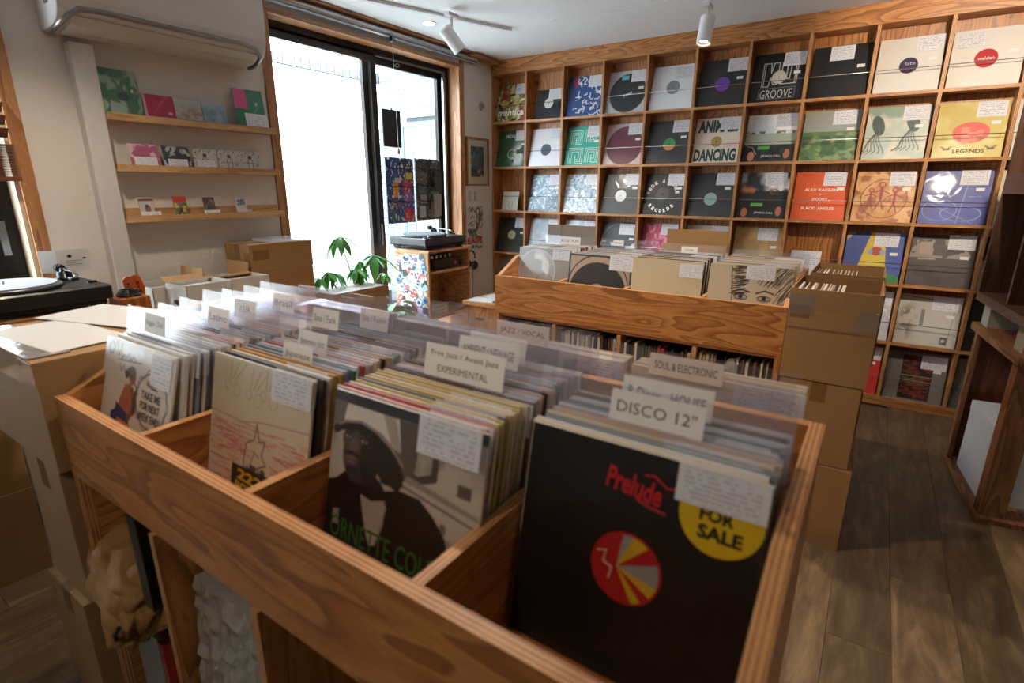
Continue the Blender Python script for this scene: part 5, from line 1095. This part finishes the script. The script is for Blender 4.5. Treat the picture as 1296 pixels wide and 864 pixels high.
# blue headphones / cap on middle bin
bh=thing('headphones','blue and black headphones resting behind the middle bin','headphones',(1.30,-1.05,1.02))
hs=thing('box_stand','brown cardboard carton behind the left end of the middle bin','box',(1.29,-1.06,0)); bx('carton_body',-.09,.09,-.06,.06,.001,.955,CB,hs)
bm=bmesh.new(); tube(bm,[(.065*math.cos(a)+.03,0,.05*math.sin(a)+.0) for a in np.linspace(.2,2.6,16)],.012,8); obj('headband',bm,flat('black_plastic','151515',.4),bh,smooth=True)
bm=bmesh.new(); lathe(bm,[(.001,-.022),(.036,-.018),(.042,0),(.036,.018),(.001,.022)],(0,0,0),24); obj('ear_cup',bm,flat('ear_blue','1F6FC0',.3),bh,(-.03,0,-.02),(.4,.3,0),smooth=True); bm=bmesh.new(); lathe(bm,[(.001,-.022),(.036,-.018),(.042,0),(.036,.018),(.001,.022)],(0,0,0),24); obj('ear_cup',bm,flat('ear_black','1B1B1D',.5),bh,(.05,.0,-.015),(.4,.3,0),smooth=True)
# ================================================================ PLANTS
LEAF=flat('leaf_green','3E8A30',.35,0,.3,var=.15,bscale=12); LEAF2=flat('leaf_light','5AA63C',.35,0,.3,var=.15); STEM=flat('stem','5E6A3A',.7)
for mm in (LEAF,LEAF2): mm.node_tree.nodes['Principled BSDF'].inputs['Transmission Weight'].default_value=0.0
def leafmesh(name,L_,W_,mat,droop=.35,fold=.12):
    bm=bmesh.new(); n=7; rows=[]
    for i in range(n):
        u=i/(n-1); w=W_*math.sin(PI*min(1,.04+u*.94))**.8*(1 if u<.6 else 1-.15*(u-.6)); z=-droop*L_*u*u
        rows.append([bm.verts.new((u*L_,-w/2,z+fold*w)),bm.verts.new((u*L_,0,z)),bm.verts.new((u*L_,w/2,z+fold*w))])
    for A_,B_ in zip(rows,rows[1:]):
        for j in (0,1): bm.faces.new((A_[j],B_[j],B_[j+1],A_[j+1]))
    return mesh(name,bm,mat,True)
LM=[leafmesh('leaf',.10,.030,LEAF),leafmesh('leaf',.085,.026,LEAF2),leafmesh('leaf',.07,.024,LEAF)]
up_=thing('umbrella_plant','green umbrella plant with finger like leaf rosettes before the window','plant',(.115,-1.50,0))
bm=bmesh.new(); lathe(bm,[(.085,0),(.12,.26),(.125,.27),(.112,.27),(.10,.24),(.001,.235)],(0,0,0),28); obj('pot',bm,flat('grey_pot','7A7674',.6),up_,smooth=True)
R=random.Random(5)
def rosette(par,p,n,s,tiltv=(0,0)):
    for k in range(n):
        a=2*PI*k/n+R.uniform(-.15,.15); el=R.uniform(-.1,.5)
        o=put('leaf',R.choice(LM),par,p,(tiltv[0]+R.uniform(-.2,.2),el+.25,a)); o.scale=(s*1.55*R.uniform(.85,1.15),)*3
    bm=bmesh.new(); 
ros=[((.06,-.36,1.065),8,1.15),((.08,-.12,.93),9,1.15),((.05,-.46,.86),8,.9),((.08,-.27,.855),8,.9),((.05,-.53,.83),8,.8),((.08,-.03,.80),7,.7),((.04,-.18,.82),7,.8),((.02,-.38,.84),7,.8),((.06,-.22,.90),7,.75)]
for p,n,s in ros:
    bm=bmesh.new(); m_=Vector((p[0]*.5,p[1]*.6,p[2]*.62)); tube(bm,[(0,0,.235),tuple(m_),p],[.008,.006,.003],6); obj('stem',bm,STEM,up_,smooth=True); rosette(up_,p,n,s)
po_=thing('potted_plant','broad leaved green pothos in a red pot beside the stickered cabinet','plant',(.20,-1.42,.33))
bm=bmesh.new(); lathe(bm,[(.05,0),(.07,.13),(.075,.135),(.065,.135),(.001,.12)],(0,0,0),24); obj('pot',bm,flat('red_pot','A83428',.5),po_,smooth=True)
HL=[leafmesh('heart_leaf',.10,.085,LEAF2,.45,.1),leafmesh('heart_leaf',.085,.075,LEAF,.4,.1)]
for k in range(22):
    a=R.uniform(0,2*PI); rr=R.uniform(.01,.07); z=R.uniform(.14,.26); p=(rr*math.cos(a),rr*math.sin(a),z)
    o=put('leaf',R.choice(HL),po_,p,(R.uniform(-.3,.3),R.uniform(-.3,.6),a))
    if k%3==0: bm=bmesh.new(); tube(bm,[(0,0,.12),(p[0]*.5,p[1]*.5,p[2]*.8),p],.0025,5); obj('stem',bm,STEM,po_)
ps=thing('plant_stand','small wooden stand under the red pot','stand',(.20,-1.42,0)); board('seat',-.09,.09,-.09,.09,.308,.3295,ps,'x')
for x in (-.085,.065):
    for y in (-.085,.065): board('leg',x,x+.02,y,y+.02,.001,.308,ps,'z')
# ================================================================ RIGHT STAND
rs=thing('wooden_stand','unfinished wooden stand with open shelf at the right edge of the aisle','stand',(3.411,-.654,0),math.atan2(-1.266+.654,3.479-3.411))
OLD=wood('raw_lumber_z',('9A6A40','84562F','66401F'),(8,8,1),1.8,6,.6,knots=False); OLDX=wood('raw_lumber_x',('9A6A40','84562F','66401F'),(1,8,8),1.8,6,.6,knots=False)
# local x runs along the aisle side toward the viewer, local y away from the aisle (to the right)
L_=.63; D_=.42
bx('base_board',-.01,L_+.02,-.012,D_,.001,.022,OLDX,rs)
for a in ((.012,.05,.0,.02),(L_-.075,L_-.01,.0,.09)): bx('upright',a[0],a[1],a[2],a[3],.022,.70,OLD,rs)
bx('side_panel',.0,.018,.02,D_,.022,.70,wood('red_brown_panel',('7A3E1E','6A3418','55280F'),(7,7,1),2,5,.5,knots=False),rs); bx('back_upright',L_-.075,L_-.01,D_-.06,D_,.022,.70,OLD,rs)
bx('top_board',-.02,L_+.03,-.015,D_,.70,.735,OLDX,rs)
PB=flat('pale_block','A8A294',.7)
for x in (.015,L_-.14):
    o=bpy.data.objects.new('x',None)
    bpy.data.objects.remove(o); bx('spacer_block',x,x+.10,.01,.13,.735,.845,PB,rs)
# white box in the stand
def world(px,py,pz): return rs.matrix_basis@Vector((px,py,pz))
ang=rs.rotation_euler.z
wb=thing('white_carton','tall white cardboard box standing inside the wooden stand','box',world(.30,.14,.0225),ang)
bm=bmesh.new(); box(bm,-.19,.19,-.11,.11,0,.345); obj('body',bm,flat('white_carton_card','C8CCD2',.5),wb); bx('lid',-.192,.192,-.112,.112,.30,.348,MATS['white_carton_card'],wb)
eb=thing('grey_case','grey equipment case with a black cable behind the white carton','case',world(.28,.34,.0225),ang)
bm=bmesh.new(); box(bm,-.20,.20,-.07,.07,0,.42); obj('body',bm,flat('case_grey','6E6A64',.5),eb,bevel=.004); bm=bmesh.new(); tube(bm,[(-.1,-.05,.43),(0,-.07,.45),(.1,-.05,.44),(.12,0,.43),(0,.02,.44),(-.1,-.05,.43)],.004,6); obj('cable',bm,flat('black_plastic','151515',.4),eb,smooth=True)
bm=bmesh.new(); cyl(bm,(0,0,0),.02,.004,'y',16); obj('badge',bm,flat('badge_orange','8A4A2A',.5),eb,(.10,-.072,.2))
dc=thing('dark_cabinet','dark brown open wooden cabinet raised on blocks at the right edge','cabinet',world(-.03,-.02,.8455),ang)
DK=wood('dark_walnut',('5A3A28','4A2E1E','382114'),(8,8,1),1.8,5,.45,knots=False); DKX=wood('dark_walnut_x',('6A4A38','5A3C2C','442C1E'),(1,8,8),1.8,5,.45,knots=False)
H_=.86; WW=L_+.09
bx('bottom_panel',0,WW,0,.40,0,.04,DKX,dc); bx('side_panel',0,.02,.0,.40,.04,H_,DK,dc); bx('side_panel',WW-.02,WW,.0,.40,.04,H_,DK,dc); bx('back_panel',.02,WW-.02,.38,.40,.04,H_,DK,dc)
bx('middle_shelf',.02,WW-.02,.0,.38,.50,.585,DKX,dc); bx('partition',.34,.36,.02,.38,.04,.50,DK,dc); bx('top_panel',0,WW,0,.40,H_,H_+.03,DKX,dc)
# ================================================================ CEILING FITTINGS
RW=flat('fitting_white','E8E8EA',.75)
tr=thing('ceiling_track','white ceiling track rail with a thin cable leading right','track',(0,0,CEIL))
def rail(p,q,w=.017,h=.018,name='rail'):
    p,q=Vector(p),Vector(q); d=(q-p).normalized(); n=Vector((-d.y,d.x,0)); bm=bmesh.new()
    vs=[bm.verts.new(a+n*s*w+Vector((0,0,z))) for a in (p,q) for s in (-1,1) for z in (-h,-.0006)]
    for f in ((0,1,3,2),(4,6,7,5),(0,4,5,1),(2,3,7,6),(0,2,6,4),(1,5,7,3)): bm.faces.new([vs[i] for i in f])
    return obj(name,bm,RW,tr)
rail((-.0+.12,-2.25,0),(.664,-.757,0)); rail((.664,-.757,0),(.69,-.73,0),.02,.02,'end_cap')
rail((1.0,-.745,0),(1.9,-.70,0),.004,.006,'surface_cable'); rail((1.9,-.70,0),(2.5,-.60,0),name='rail')
def spot(label,mx_,tgt,length=.15,power=25,size=1.1,drop=.11):
    t=thing('track_spotlight',label,'spotlight',(mx_[0],mx_[1],CEIL-.018))
    bm=bmesh.new(); box(bm,-.02,.02,-.045,.045,-.022,-.0005); obj('adapter',bm,RW,t,bevel=.003)
    bm=bmesh.new(); cyl(bm,(0,0,-.022-drop/2),.0075,drop,seg=12); obj('stem',bm,RW,t,smooth=True)
    d=(Vector(tgt)-Vector((mx_[0],mx_[1],CEIL-.018-.03-drop))).normalized(); q=d.to_track_quat('-Z','Y').to_euler()
    bm=bmesh.new(); lathe(bm,[(.001,.075),(.030,.075),(.040,.068),(.0405,-.075),(.037,-.078),(.034,-.070),(.001,-.055)],(0,0,0),28)
    obj('lamp_head',bm,RW,t,tuple(Vector((0,0,-.03-drop))),q,smooth=False)
    bm=bmesh.new(); cyl(bm,(0,0,-.062),.031,.004,seg=24); lens=obj('lens',bm,emit('lamp_lens',(1,.86,.68),6),t,(0,0,-.03-drop),q)
    wp_=Vector((mx_[0],mx_[1],CEIL-.048-drop))+d*.085
    l=light('spot_beam','SPOT',wp_,power,WARM,spot_size=size,spot_blend=.6,shadow_soft_size=.03); l.rotation_euler=q
spot('white cylinder spotlight on the track near the window',(.604,-1.246),(.95,-.7,1.5),power=15)
spot('white cylinder spotlight hanging before the wall shelf',(1.936,-.586),(1.9,-.9,.9),power=15,drop=.10)
# downlight
dl=thing('downlight','small round recessed downlight in the ceiling by the window','downlight',(.307,-1.114,CEIL))
bm=bmesh.new(); lathe(bm,[(.048,-.0005),(.052,-.004),(.040,-.006),(.036,-.002)],(0,0,0),28); obj('rim',bm,RW,dl); bm=bmesh.new(); cyl(bm,(0,0,-.003),.036,.003,seg=24); obj('lens',bm,emit('downlight_lens',(1,.95,.88),12),dl)
# lamps of the room that stand outside the frame
light('room_lamp_a','SPOT',(3.35,-1.55,2.3),55,WARM,spot_size=1.5,spot_blend=.5,shadow_soft_size=.03).rotation_euler=(Vector((3.5,0,1.9))-Vector((3.35,-1.55,2.3))).to_track_quat('-Z','Y').to_euler()
light('room_lamp_b','SPOT',(1.9,-2.75,2.33),42,WARM,spot_size=1.9,spot_blend=.8,shadow_soft_size=.04)
light('room_lamp_c','SPOT',(2.3,-1.6,2.33),40,WARM,spot_size=1.9,spot_blend=.8,shadow_soft_size=.04)
light('room_lamp_d','SPOT',(.7,-3.3,2.33),25,WARM,spot_size=2.0,spot_blend=.8,shadow_soft_size=.04)
l=light('room_lamp_e','SPOT',(2.3,-4.6,2.33),15,WARM,spot_size=1.5,spot_blend=.8,shadow_soft_size=.04); aim(l,(2.1,-3.2,1.0))
